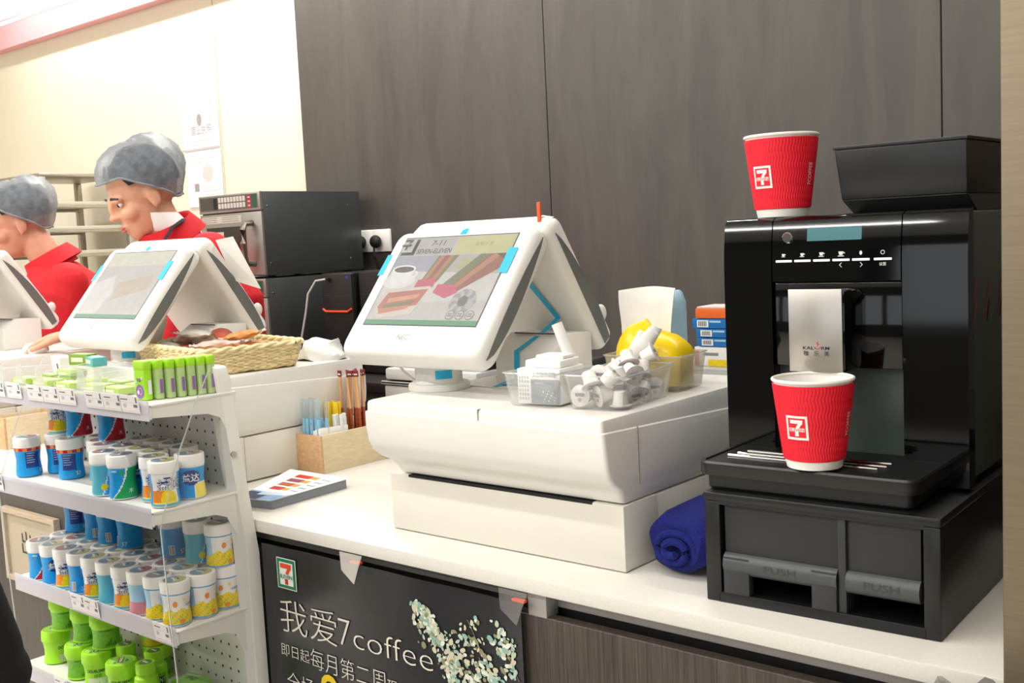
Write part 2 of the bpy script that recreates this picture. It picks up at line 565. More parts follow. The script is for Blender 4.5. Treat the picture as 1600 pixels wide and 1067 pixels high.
mb.text('coffee', 0.236, -0.146, 0.0405, pf, CREAMINK, 0.002, 'l', -0.018, 0.186)
mb.text('即日起', 0.037, -0.199, 0.0185, pf, CREAMINK, 0.002, 'l', -0.012, 0.078)
mb.text('每月第二周', 0.119, -0.204, 0.029, pf, CREAMINK, 0.002, 'l', -0.014, 0.190)
mb.text('现磨咖啡', 0.314, -0.202, 0.0185, pf, CREAMINK, 0.002, 'l', -0.012, 0.104)
mb.text('全场', 0.048, -0.262, 0.029, pf, CREAMINK, 0.002, 'l', -0.012)
mb.text('8', 0.165, -0.282, 0.075, pf, mat('yellow_ink', '#f3d21c', 0.6), 0.002, 'c', 0.01)
mb.text('折', 0.200, -0.262, 0.040, pf, CREAMINK, 0.002, 'l', -0.012)
part(poster, 'lettering', mb)
mb = MB()
FL = [mat('petal_mint', '#b5c8b4', 0.7), mat('petal_cream', '#cfc8ac', 0.7), mat('petal_olive', '#8b8a66', 0.7), mat('petal_pale', '#dfe3d2', 0.7), mat('petal_teal', '#8fb3a5', 0.7)]
rr = random.Random(3)
stems = [((0.390, -0.040), (0.475, -0.135)), ((0.45, -0.12), (0.50, -0.21)), ((0.42, -0.06), (0.52, -0.14)), ((0.50, -0.045), (0.56, -0.15)), ((0.46, -0.11), (0.59, -0.20)), ((0.52, -0.10), (0.60, -0.25)),
         ((0.47, -0.16), (0.485, -0.235)), ((0.56, -0.05), (0.598, -0.12)), ((0.53, -0.2), (0.6, -0.33)), ((0.47, -0.235), (0.49, -0.28)), ((0.55, -0.26), (0.6, -0.4)), ((0.395, -0.045), (0.42, -0.085))]
BR = mat('stem_brown', '#6a6148', 0.7)
for (x0, y0), (x1, y1) in stems:
    mb.poly([(x0, y0), (x0 + .002, y0), (x1 + .002, y1), (x1, y1)], pf, BR, 0.0018)
    for i in range(84):
        t = rr.random()
        cx = x0 + (x1 - x0) * t + rr.gauss(0, 0.012); cy = y0 + (y1 - y0) * t + rr.gauss(0, 0.012)
        if not (0.33 < cx < 0.597 and -0.44 < cy < -0.035):
            continue
        a = rr.random() * 6.28; L = 0.002 + rr.random() * 0.005; W = L * (0.45 + 0.4 * rr.random())
        pts = []
        for q in range(7):
            th = 2 * PI * q / 7; r_ = 0.7 + 0.5 * rr.random()
            px, py = L * r_ * math.cos(th), W * r_ * math.sin(th)
            pts.append((min(0.606, cx + px * math.cos(a) - py * math.sin(a)), cy + px * math.sin(a) + py * math.cos(a)))
        mb.poly(pts, pf, FL[min(4, int(rr.random() * 5))], 0.0019 + 0.0006 * rr.random())
part(poster, 'flower_print', mb)
TAPEC = clear('clear_tape', '#c9c9c4', 0.30, 0.15, 0.2)
for tx in (0.245, 0.597):
    mb = MB()
    mb.poly([(tx - 0.028, 0.018), (tx + 0.028, 0.018), (tx + 0.016, -0.006), (tx + 0.004, -0.034), (tx - 0.026, -0.014)], pf, TAPEC, 0.0042)
    part(poster, 'clear_tape', mb)
    mb = MB(); mb.box(-0.883 + tx - 0.004, -0.883 + tx + 0.020, -0.004, 0.004, 0.8815, 0.8855, ORANGE, 0.0008)
    part(poster, 'tape_marker', mb, label='orange tab at the tape')

# framed notice on the cabinet front far left
fn = thing('framed_notice', 'pale wood framed notice leaning on the dark counter front beside the gum rack', 'frame', (-1.78, 0.0, 0.64))
LW = wood('light_beech', '#b09c82', '#c4b298', 0.5, (1, 8, 8), 30, 0.05)
mb = MB()
f2 = Frame((-1.915, 0.006, 0.64), (1, 0, 0), (0, 0, 1))
for a in ((0, 0.262, 0, 0.012), (0, 0.262, 0.165, 0.178), (0, 0.012, 0.012, 0.165), (0.25, 0.262, 0.012, 0.165)):
    mb.prism([(a[0], a[2]), (a[1], a[2]), (a[1], a[3]), (a[0], a[3])], f2, -0.004, 0.012, LW, 0.001, 1)
part(fn, 'frame', mb)
mb = MB(); mb.prism([(0.012, 0.012), (0.25, 0.012), (0.25, 0.165), (0.012, 0.165)], f2, 0.0, 0.003, mat('kraft_card', '#b3a48c', 0.8))
mb.text('出', 0.105, 0.075, 0.045, f2, INK, 0.004, 'c'); part(fn, 'card', mb)
# unseen shop front added for machine reflections: dark wall with daylight window openings
SHOPW = mat('shop_front_dark', '#4a4846', 0.6)
mb = MB()
mb.box(-7.5, 4, -6.0, -5.9, 0, 0.75, SHOPW); mb.box(-7.5, 4, -6.0, -5.9, 2.45, CEIL, SHOPW)
for x in (-7.5, -5.4, -3.6, -1.8, 0.0, 1.8, 3.8):
    mb.box(x, x + 0.2, -6.0, -5.9, 0.75, 2.45, SHOPW)
mb.box(-3.6, -1.6, -6.0, -5.9, 0.75, 2.45, SHOPW)  # closed bay added to darken the reflection in the coffee machine's front
struct('wall_front', mb)
mb = MB(); mb.box(-7.6, -7.5, -6, 1.75, 0, CEIL, CREAM); struct('wall_left', mb)
mb = MB(); mb.box(4.0, 4.1, -6, 1.75, 0, CEIL, SHOPW); struct('wall_right', mb)
# ---------------------------------------------------------------- cash drawer and register (two-sided till)
def lcd(name, col):
    """a lit screen: dark glass whose picture gives off its own light"""
    m = mat(name, col, 0.3, var=0.05, scale=50)
    b = m.node_tree.nodes['Principled BSDF']
    ramp = [n for n in m.node_tree.nodes if n.type == 'VALTORGB'][0]
    m.node_tree.links.new(ramp.outputs[0], b.inputs['Emission Color'])
    b.inputs['Emission Strength'].default_value = 0.80
    for l in list(b.inputs['Base Color'].links):
        m.node_tree.links.remove(l)
    b.inputs['Base Color'].default_value = (0.05, 0.05, 0.05, 1)
    return m
SCREENBG = lcd('screen_grey', '#b6b1ab')
def scr(name, col):
    return lcd('screen_' + name, col)
def rring(x0, x1, y0, y1, z, r, n=5):
    return [Vector((x, y, z)) for x, y in rrect(x0, x1, y0, y1, r, n)]
def make_drawer(dx, label):
    t = thing('cash_drawer_unit', label, 'cash drawer', (-0.39 + dx, 0.28, 0.92), 0, 'cash drawers under the tills')
    mb = MB(); mb.box(-0.628 + dx, -0.152 + dx, 0.178, 0.50, 0.923, 1.0165, WHITE2, 0.003); part(t, 'housing', mb)
    mb = MB(); mb.box(-0.630 + dx, -0.150 + dx, 0.088, 0.1765, 0.9215, 1.018, WHITE2, 0.0025)
    mb.box(-0.585 + dx, -0.205 + dx, 0.0875, 0.10, 1.0145, 1.0185, SHADOW_GAP)
    part(t, 'drawer_front', mb)
    return t
def make_register(dx, label, near):
    t = thing('cash_register', label, 'cash register', (-0.39 + dx, 0.28, 1.0185), 0, 'two-sided cash registers on the counter')
    O = Vector((dx, 0, 0))
    mb = MB()
    R_ = [rring(-0.605, -0.155, 0.098, 0.515, 1.0195, 0.006), rring(-0.607, -0.153, 0.092, 0.52, 1.0215, 0.008),
          rring(-0.612, -0.150, 0.083, 0.522, 1.034, 0.010), rring(-0.615, -0.149, 0.079, 0.522, 1.040, 0.012),
          rring(-0.619, -0.148, 0.073, 0.523, 1.046, 0.009), rring(-0.627, -0.147, 0.062, 0.523, 1.053, 0.009),
          rring(-0.634, -0.147, 0.053, 0.524, 1.064, 0.008), rring(-0.638, -0.147, 0.048, 0.524, 1.080, 0.007),
          rring(-0.640, -0.148, 0.046, 0.524, 1.105, 0.006), rring(-0.640, -0.150, 0.046, 0.524, 1.1285, 0.006),
          rring(-0.637, -0.153, 0.049, 0.522, 1.1300, 0.006), rring(-0.637, -0.154, 0.0495, 0.522, 1.1420, 0.006),
          rring(-0.635, -0.156, 0.051, 0.520, 1.1460, 0.005), rring(-0.630, -0.161, 0.056, 0.515, 1.1480, 0.004)]
    R_ = [[p + O for p in r] for r in R_]
    for k_ in (9, 10, 11):  # the side shoulders slope away towards the back
        for p in R_[k_]:
            if p.y > .4:
                p.z -= .022 if k_ < 11 else .004
    mb.loft(R_, WHITE)
    for xx in (-0.385,):
        mb.box(xx - .0006 + dx, xx + .0006 + dx, 0.0482, 0.056, 1.131, 1.1484, GREYINK)
    part(t, 'base_unit', mb)
    mb = MB(); mb.box(-0.1475 + dx, -0.1462 + dx, 0.125, 0.127, 1.045, 1.128, mat('panel_seam', '#a7a39a', 0.6))
    part(t, 'side_seam', mb)
    # neck
    NX, NY = -0.611 + dx, 0.200
    mb = MB()
    mb.lathe((NX, NY, 0), [(0.052, 1.1475), (0.054, 1.149), (0.054, 1.157), (0.052, 1.1595), (0.0425, 1.161), (0.0415, 1.164), (0.0415, 1.196), (0.041, 1.1995), (0.046, 1.2005), (0.047, 1.203), (0.047, 1.224), (0.046, 1.226)], WHITE, 40)
    mb.hexa([(NX - .052, .155, 1.196), (NX + .062, .155, 1.196), (NX + .062, .25, 1.196), (NX - .052, .25, 1.196), (NX - .075, .150, 1.226), (NX + .085, .150, 1.226), (NX + .085, .26, 1.26), (NX - .075, .26, 1.26)], WHITE, 0.006)
    part(t, 'neck', mb)
    # front display
    f = Frame((-0.5825 + dx, 0.135, 1.259), (1, 0, 0), (0, 0.638, 0.770))
    mb = MB()
    rings = []
    for h, ins in ((-0.036, 0.012), (-0.034, 0.006), (-0.028, 0.001), (-0.020, 0.0), (-0.002, 0.0), (0.006, 0.0025), (0.011, 0.007), (0.0125, 0.013)):
        rings.append([f(x, y, h) for x, y in rrect(-0.166 + ins, 0.166 - ins, -0.060 + ins, 0.2085 - ins, 0.020)])
    mb.loft(rings, WHITE)
    disp = part(t, 'front_display', mb)
    mb = MB()
    mb.prism([(-.1345, -.002), (.1345, -.002), (.1345, .190), (-.1345, .190)], f, 0.0118, 0.0129, mat('screen_border', '#4a4b4c', 0.4))
    SB = SCREENBG
    H0 = 0.0132
    def R(x0, x1, y0, y1, m, h): mb.rect(x0, x1, y0, y1, f, m, H0 + h * 0.00008)
    def Pg(pts, m, h): mb.poly(pts, f, m, H0 + h * 0.00008)
    R(-.1325, .1325, 0, .188, SB, 0)
    R(-.1325, .1325, 0, .010, scr('green', '#4c8b68'), 1)
    if near:
        R(-.1325, -.005, .148, .188, scr('head', '#aaa8a4'), 1)
        R(.0, .132, .149, .186, scr('olive', '#b9b585'), 1)
        mb.text('收 银 小 票', .066, .166, .006, f, scr('olive_ink', '#8b885e'), H0 + .0003, 'c')
        dk = scr('ink', '#57534f')
        emblem(mb, f, -.112, .167, .036, dk, scr('head2', '#b6b4b0'), dk, dk, scr('head2', '#b6b4b0'), dk, H0 + .0002, 1)
        mb.text('7-11', -.046, .169, .012, f, dk, H0 + .0003, 'c', 0.01, .032, 0.1)
        mb.text('SEVEN-ELEVEN', -.048, .152, .0105, f, dk, H0 + .0003, 'c', 0.015, .084, 0.1)
        # blurred table scene: window light, coffee cup, three wrapped rolls, a flower
        R(-.1325, .1325, .108, .147, scr('haze', '#9a9aa2'), 1)
        R(-.02, .1325, .094, .147, scr('haze2', '#a7a49d'), 2)
        Pg([(-.13, .045), (.13, .05), (.13, .105), (-.13, .115)], scr('cloth', '#c0bbb3'), 3)
        mb.disc(-.098, .092, .040, f, scr('saucer', '#cfccc7'), H0 + .0004, 20, .017)
        Pg([(-.128, .118), (-.070, .118), (-.076, .090), (-.088, .082), (-.112, .082), (-.122, .092)], scr('cup', '#d3d1cd'), 6)
        mb.disc(-.099, .118, .029, f, scr('rim', '#dedcd8'), H0 + .00055, 20, .009)
        mb.disc(-.099, .117, .025, f, scr('coffee', '#5f5550'), H0 + .0006, 20, .0068)
        Pg([(-.070, .114), (-.060, .112), (-.060, .102), (-.074, .096), (-.074, .100), (-.064, .104), (-.064, .109), (-.070, .110)], scr('cup', '#d3d1cd'), 7)
        cr, br, pk, gr = scr('crust', '#a9785f'), scr('ham', '#8d5c50'), scr('pink', '#b95a6c'), scr('leaf', '#75765a')
        Pg([(-.028, .146), (.020, .146), (-.004, .088), (-.044, .088)], gr, 8)
        Pg([(-.022, .146), (.010, .146), (-.012, .088), (-.040, .088)], cr, 9)
        Pg([(-.012, .146), (.000, .146), (-.020, .090), (-.032, .090)], br, 10)
        Pg([(-.050, .094), (-.006, .096), (-.006, .078), (-.052, .076)], pk, 11)
        Pg([(.075, .147), (.1325, .147), (.1325, .120), (.055, .068), (.012, .082)], br, 8)
        Pg([(.070, .147), (.095, .147), (.035, .080), (.014, .084)], gr, 9)
        Pg([(.10, .147), (.12, .147), (.050, .076), (.038, .080)], cr, 9)
        Pg([(.105, .147), (.1325, .147), (.1325, .132)], scr('dark', '#56524f'), 10)
        Pg([(.003, .084), (.042, .082), (.058, .066), (.034, .054), (.000, .066)], pk, 11)
        Pg([(.03, .136), (.06, .139), (.05, .118), (.025, .115)], scr('lime', '#a4a77c'), 7)
        Pg([(-.118, .072), (-.012, .080), (-.022, .036), (-.030, .020), (-.108, .012), (-.125, .030)], scr('wrap', '#c4b9ae'), 12)
        Pg([(-.108, .066), (-.014, .074), (-.024, .040), (-.110, .026), (-.118, .036)], scr('roll', '#ab6a5f'), 13)
        Pg([(-.100, .054), (-.026, .064), (-.032, .054), (-.100, .044)], scr('cheese', '#c78e70'), 14)
        Pg([(-.104, .040), (-.034, .050), (-.040, .042), (-.104, .030)], gr, 15)
        Pg([(-.110, .032), (-.040, .040), (-.044, .032), (-.108, .020)], scr('cheese2', '#bd7c66'), 16)
        for q in range(14):
            a = q / 14 * 6.28
            mb.disc(.080 + .020 * math.cos(a), .048 + .017 * math.sin(a), .009, f, scr('petal', '#a9a7a4') if q % 2 else scr('petal2', '#908e8c'), H0 + .0012 + q * 4e-6, 8)
        mb.disc(.080, .048, .011, f, scr('pistil', '#6d6b68'), H0 + .0014, 12)
        for q in range(3):
            mb.disc(.066 + q * .022, .020, .0095, f, scr('badge', '#6f6c66'), H0 + .0015, 16)
            mb.disc(.066 + q * .022, .020, .0080, f, scr('badge2', '#b3aea4'), H0 + .0016, 16)
            R(.060 + q * .022, .072 + q * .022, .017, .019, scr('badge', '#6f6c66'), 21)
            R(.061 + q * .022, .071 + q * .022, .021, .023, scr('badge', '#6f6c66'), 21)
    else:
        R(-.1325, .1325, .148, .188, scr('pale', '#c3c2b2'), 1)
        Pg([(-.1325, .012), (-.05, .012), (-.03, .07), (-.06, .12), (-.1325, .10)], scr('reflect', '#c9c4bd'), 2)
        Pg([(-.02, .05), (.11, .08), (.10, .12), (-.03, .10)], scr('reflect2', '#b5a596'), 2)
    part(t, 'screen', mb, disp)
    mb = MB()
    mb.text('NEC', -.02, -.030, .011, f, mat('logo_grey', '#9b9c9b', 0.5), 0.0130, 'c', 0.0, 0.028, 0.15)
    part(t, 'logo', mb, disp)
    # the dark inset along each side edge
    for sg in (1, -1):
        mb = MB()
        fs = Frame(f(sg * 0.1662, 0, 0), (0, 0.638, 0.770), f.n)
        pts = []
        M_ = 14
        for i in range(M_ + 1):
            y = -.050 + .246 * i / M_
            pts.append((y, -0.003 - 0.006 * (2 * i / M_ - 1) ** 2 * (1 if i < M_ / 2 else 1)))
        for i in range(M_, -1, -1):
            y = -.050 + .246 * i / M_
            u = i / M_
            pts.append((y, -0.0095 - 0.0165 * max(0, math.sin(PI * (u ** 0.75))) ** 0.7))
        mb.prism(pts, fs, -0.001 * 1, 0.0008 * sg if sg > 0 else -0.0016, GREYP)
        part(t, 'side_insert', mb, disp)
    # rear display: mirrored slab leaning the other way
    g = Frame((-0.5825 + dx, 0.2765, 1.420), (-1, 0, 0), (0, -0.56, 0.828))
    mb = MB()
    rings = []
    for h, ins in ((-0.004, 0.012), (-0.001, 0.006), (0.006, 0.001), (0.012, 0.0), (0.030, 0.0), (0.038, 0.0025), (0.043, 0.007), (0.0445, 0.013)):
        rings.append([g(x, y, h) for x, y in rrect(-0.166 + ins, 0.166 - ins, -0.275 + ins, -ins, 0.018)])
    mb.loft(rings, WHITE)
    rear = part(t, 'rear_display', mb)
    mb = MB(); mb.rect(-.133, .133, -.215, -.028, g, mat('rear_screen_black', '#101214', 0.15), 0.0448); part(t, 'screen', mb, rear)
    for sg in (-1, 1):
        mb = MB()
        gs = Frame(g(sg * 0.1662, 0, 0), (0, -0.56, 0.828), g.n)
        pts = []
        for i in range(M_ + 1):
            pts.append((-.262 + .240 * i / M_, 0.010 + 0.004 * i / M_))
        for i in range(M_, -1, -1):
            u = i / M_
            pts.append((-.262 + .240 * u, 0.0150 + 0.0225 * max(0, math.sin(PI * (0.12 + 0.88 * u) ** 0.9)) ** 0.7 * (1 if u > .02 else 1)))
        mb.prism(pts, gs, -0.0008, 0.0012, GREYP)
        part(t, 'side_insert', mb, rear)
    mb = MB(); mb.ball((-0.429 + dx, 0.440, 1.262), (.010, .012, .016), WHITE); part(t, 'knob', mb, rear)
    # receipt printer block between the displays
    mb = MB()
    fp = Frame((-0.552 + dx, 0.285, 1.148), (0, 1, 0), (0, 0, 1))
    mb.prism([(0, 0), (.115, 0), (.115, .085), (.045, .088), (0, .058)], fp, 0, 0.13, WHITE, 0.003)
    mb.box(-0.535 + dx, -0.44 + dx, 0.322, 0.325, 1.2345, 1.2362, SHADOW_GAP)
    part(t, 'printer', mb)
    # blue transit tape
    for strip, where_ in (([(-.005, .192), (.010, .192), (.013, .2035), (.004, .2055), (-.003, .201)], 'top'), ([(-.163, .105), (-.150, .107), (-.150, .152), (-.162, .152)], 'left'), ([(.127, .107), (.147, .105), (.147, .158), (.127, .158)], 'right')):
        mb = MB()
        mb.poly(strip, f, TAPE, 0.0141 if where_ == 'right' else 0.0131)
        part(t, 'blue_tape', mb, disp, 'cyan tape strip at the %s of the white bezel' % where_)
    mb = MB()
    wr = Wrap((NX, NY, 0), lambda z: 0.0418, math.radians(-62))
    mb.rect(.006, .036, 1.169, 1.184, wr, TAPE, 0.0004, 8)
    part(t, 'blue_tape', mb, None, 'cyan tape round the white neck')
    if near:
        mb = MB()
        gi = Frame(g(0, 0, -0.0046), (1, 0, 0), (0, -0.56, 0.828))
        w2 = 0.006
        # down the inside of the rear display, over the printer, down to the base
        A = [Vector((-0.505, 0.330, 1.325)), Vector((-0.478, 0.3765, 1.258)), Vector((-0.478, 0.333, 1.2372)), Vector((-0.500, 0.2835, 1.208)), Vector((-0.502, 0.2835, 1.160)), Vector((-0.520, 0.24, 1.1492))]
        for a, b in zip(A[:-1], A[1:]):
            mb.face([a + Vector((-w2, 0, 0)), a + Vector((w2, 0, 0)), b + Vector((w2, 0, 0)), b + Vector((-w2, 0, 0))], TAPE)
        part(t, 'blue_tape', mb, None, 'zigzag cyan tape down the printer')
        # clip with an orange tag on top
        mb = MB(); mb.tube([(-0.46, 0.302, 1.414), (-0.458, 0.306, 1.432), (-0.448, 0.309, 1.438), (-0.425, 0.311, 1.436)], [.010, .011, .010, .004], mat('dull_steel', '#a9a69e', 0.4, metal=0.7), 8, flat=0.35)
        part(t, 'paper_clip', mb, None, 'grey clip on the top edge')
    mb = MB(); mb.box(-0.446 + dx, -0.439 + dx, 0.290, 0.294, 1.416, 1.423 + (0.040 if near else 0.004), ORANGE, 0.001)
    part(t, 'tag', mb, None, 'orange tag')
    return t
PITCHX = -1.014
d0 = make_drawer(0, 'cream steel cash drawer under the nearest till, beside the coffee machine')
d1 = make_drawer(PITCHX, 'cream steel cash drawer under the second till, behind the wooden straw box')
d2 = make_drawer(2 * PITCHX, 'cream steel cash drawer under the farthest till, hidden behind the gum rack')
r0 = make_register(0, 'nearest white two-sided till with coffee advert on its screen', True)
r1 = make_register(PITCHX, 'middle white two-sided till behind the snack basket and gum rack', False)
r2 = make_register(2 * PITCHX, 'farthest white till at the left edge, beside the clerk\'s hand', False)

# white sheet of receipt paper leaning on the middle till
mb = MB()
mb.hexa([(-1.435, .374, 1.335), (-1.345, .380, 1.315), (-1.345, .381, 1.315), (-1.435, .375, 1.335), (-1.435, .330, 1.432), (-1.375, .335, 1.438), (-1.375, .336, 1.438), (-1.435, .331, 1.432)], PAPER)
single('receipt_slip', mb, 'white paper slip sticking out behind the middle till display', 'paper', (-1.40, .35, 1.335))

# ---------------------------------------------------------------- cup dispenser box under the coffee machine
TH = math.radians(2.3)
T = Matrix.Translation((0.0, 0.056, 0.92)) @ Matrix.Rotation(TH, 4, 'Z')
db = thing('dispenser_box', 'black dispenser box with two push flaps under the coffee machine', 'dispenser', (0.0, 0.056, 0.92), TH)
mb = MB()
W_, D_, HH = 0.300, 0.46, 0.146
PB2 = BLACK_SATIN
mb.box(0, 0.022, 0, D_, 0.0, 0.134, PB2, 0.002, T=T); mb.box(0.280, 0.300, 0, D_, 0.0, 0.134, PB2, 0.002, T=T)
mb.box(0.018, 0.284, 0, D_, 0.0, 0.014, PB2, 0.001, T=T)
mb.box(0.018, 0.284, D_ - 0.01, D_, 0.01, 0.134, PB2, T=T)
mb.box(0.018, 0.284, 0.09, 0.095, 0.012, 0.134, SHADOW_GAP, T=T)
part(db, 'body', mb)
mb = MB(); mb.box(-0.001, 0.301, -0.002, D_, 0.134, 0.146, PB2, 0.003, T=T); mb.box(0.02, 0.282, 0.0, 0.03, 0.130, 0.136, PB2, T=T); part(db, 'lid', mb)
mb = MB(); mb.box(0.178, 0.188, 0.002, 0.09, 0.012, 0.134, CHAR, 0.001, T=T); part(db, 'divider', mb)
def flap(x0, x1, legs):
    m_ = MB()
    fr = Frame(T @ Vector((x0, 0, 0)), T.to_3x3() @ Vector((0, 1, 0)), (0, 0, 1))
    fr.n = (T.to_3x3() @ Vector((1, 0, 0))).normalized()
    # upper recessed plate then a rounded push bar
    m_.box(x0, x1, 0.006, 0.010, 0.062, 0.1325, mat('flap_charcoal', '#232425', .45), 0.001, T=T)
    prof = [(0.010, 0.068), (0.004, 0.066), (-0.0005, 0.062), (-0.003, 0.056), (-0.003, 0.050), (-0.001, 0.044), (0.003, 0.040), (0.012, 0.038)]
    # frame-handed so the bar runs across the flap
    V = [T @ Vector((x, y, z)) for x in (x0, x1) for y, z in prof]
    n = len(prof)
    F = [(i, i + 1, n + i + 1, n + i) for i in range(n - 1)] + [tuple(range(n - 1, -1, -1)), tuple(range(n, 2 * n)), (0, n, 2 * n - 1, n - 1)]
    m_.mesh(V, F, mat('worn_grey_plastic', '#454849', 0.45, var=0.07, scale=60), False)
    for a, b in legs:
        m_.box(a, b, -0.0015, 0.012, 0.014, 0.062, CHAR, 0.001, T=T)
    return m_
c1 = part(db, 'push_flap', flap(0.026, 0.177, ((0.026, 0.062), (0.145, 0.177))))
c2 = part(db, 'push_flap', flap(0.1885, 0.276, ()))
fpu = Frame(T @ Vector((0, -0.0032, 0)), T.to_3x3() @ Vector((1, 0, 0)), (0, 0, 1))
EMB = mat('embossed_grey', '#3a3d3f', 0.5)
mb = MB(); mb.text('PUSH', 0.104, 0.049, 0.010, fpu, EMB, 0.0004, 'c', 0.0, 0.042); part(db, 'lettering', mb, c1)
mb = MB(); mb.text('PUSH', 0.232, 0.049, 0.010, fpu, EMB, 0.0004, 'c', 0.0, 0.042); part(db, 'lettering', mb, c2)

# ---------------------------------------------------------------- coffee machine
MT = Matrix.Translation((-0.035, 0.182, 1.066)) @ Matrix.Rotation(TH, 4, 'Z')
cm = thing('coffee_machine', 'glossy black coffee machine with steel spout plate on the dispenser box', 'coffee machine', (-0.035, 0.182, 1.066), TH)
X0, X1 = 0.004, 0.327
ZT = 0.350
mf = Frame(MT @ Vector((0, 0, 0)), MT.to_3x3() @ Vector((1, 0, 0)), (0, 0, 1))
SIDEBLK = mat('dark_green_black_side', '#4b5651', 0.32, var=0.05)
mb = MB()
mb.box(X0 + .004, X1 - .004, 0.02, 0.42, 0.010, ZT - 0.004, SIDEBLK, 0.004, T=MT)
body = part(cm, 'housing', mb)
mb = MB()
for x in (0.03, 0.30):
    for y in (0.05, 0.38):
        mb.lathe(MT @ Vector((x, y, 0)), [(0.012, 0.0), (0.012, 0.011)], BLACK_MATT, 16)
part(cm, 'feet', mb)
def panel(x0, x1, z0, z1, tilt=0.0, round_top=True):
    """front shell piece: upright face that rolls back at its top"""
    prof = [(0.026, z0), (0.0, z0)]
    if round_top:
        zc = z1 - 0.075
        prof += [(0.0, zc)]
        for i in range(1, 9):
            u = i / 8
            prof.append((0.0075 * u * u, zc + 0.069 * u))
        prof += [(0.011, z1 - 0.0035), (0.015, z1 - 0.001), (0.021, z1), (0.026, z1)]
    else:
        prof += [(0.0, z1), (0.026, z1)]
    V = [MT @ Vector((x, y, z)) for x in (x0, x1) for y, z in prof]
    n = len(prof)
    F = [(i, i + 1, n + i + 1, n + i) for i in range(n - 1)] + [tuple(range(n - 1, -1, -1)), tuple(range(n, 2 * n)), (n - 1, 2 * n - 1, n, 0)]
    m_ = MB(); m_.mesh(V, [f[::-1] for f in F], BLACK_GLOSS, True)
    return m_
LX, RX = 0.0745, 0.2475
o = part(cm, 'left_panel', panel(X0, LX - .0008, 0.016, ZT))
o = part(cm, 'right_panel', panel(RX + .0008, X1, 0.006, ZT))
ctrl = part(cm, 'control_panel', panel(LX + .0008, RX - .0008, 0.264, ZT))
mb = MB(); mb.box(LX + .0008, RX - .0008, 0.004, 0.03, 0.150, 0.2625, BLACK_GLOSS, 0.002, T=MT); part(cm, 'spout_cover', mb)
# recess under the spout
mb = MB(); mb.box(LX, RX + 0.045, 0.060, 0.064, 0.03, 0.150, BLACK_GLOSS, T=MT)
mb.box(LX - .002, LX, 0.004, 0.064, 0.03, 0.150, BLACK_GLOSS, T=MT)
part(cm, 'recess_back', mb)
# spout block with steel plate
mb = MB(); mb.box(0.116, 0.192, -0.046, 0.02, 0.150, 0.254, BLACK_GLOSS, 0.004, T=MT)
for x in (0.138, 0.170):
    mb.lathe(MT @ Vector((x, -0.026, 0)), [(0.007, 0.136), (0.008, 0.150)], BLACK_SATIN, 14)
spout = part(cm, 'spout', mb)
mb = MB(); mb.box(0.1185, 0.1895, -0.0495, -0.046, 0.1505, 0.2565, mat('satin_steel_plate', '#c4bfb8', 0.33, metal=0.9, var=0.10, scale=14), 0.0008, T=MT)
plate = part(cm, 'steel_plate', mb, spout)
fpl = Frame(MT @ Vector((0, -0.0496, 0)), MT.to_3x3() @ Vector((1, 0, 0)), (0, 0, 1))
mb = MB()
mb.text('KAL', 0.1375, 0.1795, 0.0042, fpl, INK, 0.0003, 'l', 0.01, 0.0145)
mb.text('RM', 0.162, 0.1795, 0.0042, fpl, INK, 0.0003, 'l', 0.01, 0.0105)
for i in range(5):
    a = PI + PI * i / 5; b = PI + PI * (i + 1) / 5
    mb.poly([(0.1568 + .0045 * math.cos(a), 0.1828 + .0032 * math.sin(a)), (0.1568 + .0045 * math.cos(b), 0.1828 + .0032 * math.sin(b)), (0.1568 + .0032 * math.cos(b), 0.1828 + .0022 * math.sin(b)), (0.1568 + .0032 * math.cos(a), 0.1828 + .0022 * math.sin(a))], fpl, RED, 0.0003)
mb.poly([(0.1558, 0.1835), (0.1580, 0.1850), (0.1595, 0.1875), (0.1572, 0.1865)], fpl, RED, 0.0003)
mb.poly([(0.1562, 0.1860), (0.1558, 0.1890), (0.1572, 0.1900), (0.1574, 0.1875)], fpl, RED, 0.0003)
mb.text('咖', 0.1385, 0.1718, 0.0052, fpl, INK, 0.0003, 'l'); mb.text('乐', 0.1520, 0.1718, 0.0052, fpl, INK, 0.0003, 'l'); mb.text('美', 0.1655, 0.1718, 0.0052, fpl, INK, 0.0003, 'l')
part(cm, 'brand_lettering', mb, spout)
# controls (drawn just proud of the control panel)
def zt(z):  # panel face follows its roll at height z
    zc = ZT - 0.075
    u = max(0, (z - zc) / 0.069)
    return 0.0075 * u * u
class MP:
    def __init__(s, dy=0): s.dy = dy
    def __call__(s, x, z, h=0.0): return MT @ Vector((x, zt(z) - 0.0003 - h, z))
mp = MP()
mb = MB(); mb.rect(0.124, 0.197, 0.3165, 0.3335, mp, mat('lcd_teal', '#3d7078', 0.15, emit=0.10), 0.0002); part(cm, 'display', mb, ctrl)
KEY = mat('lit_key', '#f4f4f0', 0.4, emit=0.35)
ICON = mat('panel_print', '#e3e3df', 0.5)
for i in range(6):
    x = 0.081 + i * 0.0261 + (0.002 if i > 4 else 0)
    mb = MB(); mb.box(x, x + 0.0225, zt(.291) - 0.0016, zt(.291) + .002, 0.2895, 0.2925, KEY, 0.0006, T=MT)
    part(cm, 'key', mb, ctrl)
mb = MB()
for i in range(4):
    x = 0.0915 + i * 0.0263; s = 0.0022 + 0.0004 * i
    mb.poly([(x - s, .2985 + s), (x + s, .2985 + s), (x + s * .6, .2985 - s * .4), (x - s * .6, .2985 - s * .4)], mp, ICON)
    mb.rect(x + s, x + s * 1.5, .2985 + s * .2, .2985 + s * .7, mp, ICON)
    mb.rect(x - s * 1.2, x + s * 1.2, .2985 - s * .9, .2985 - s * .6, mp, ICON)
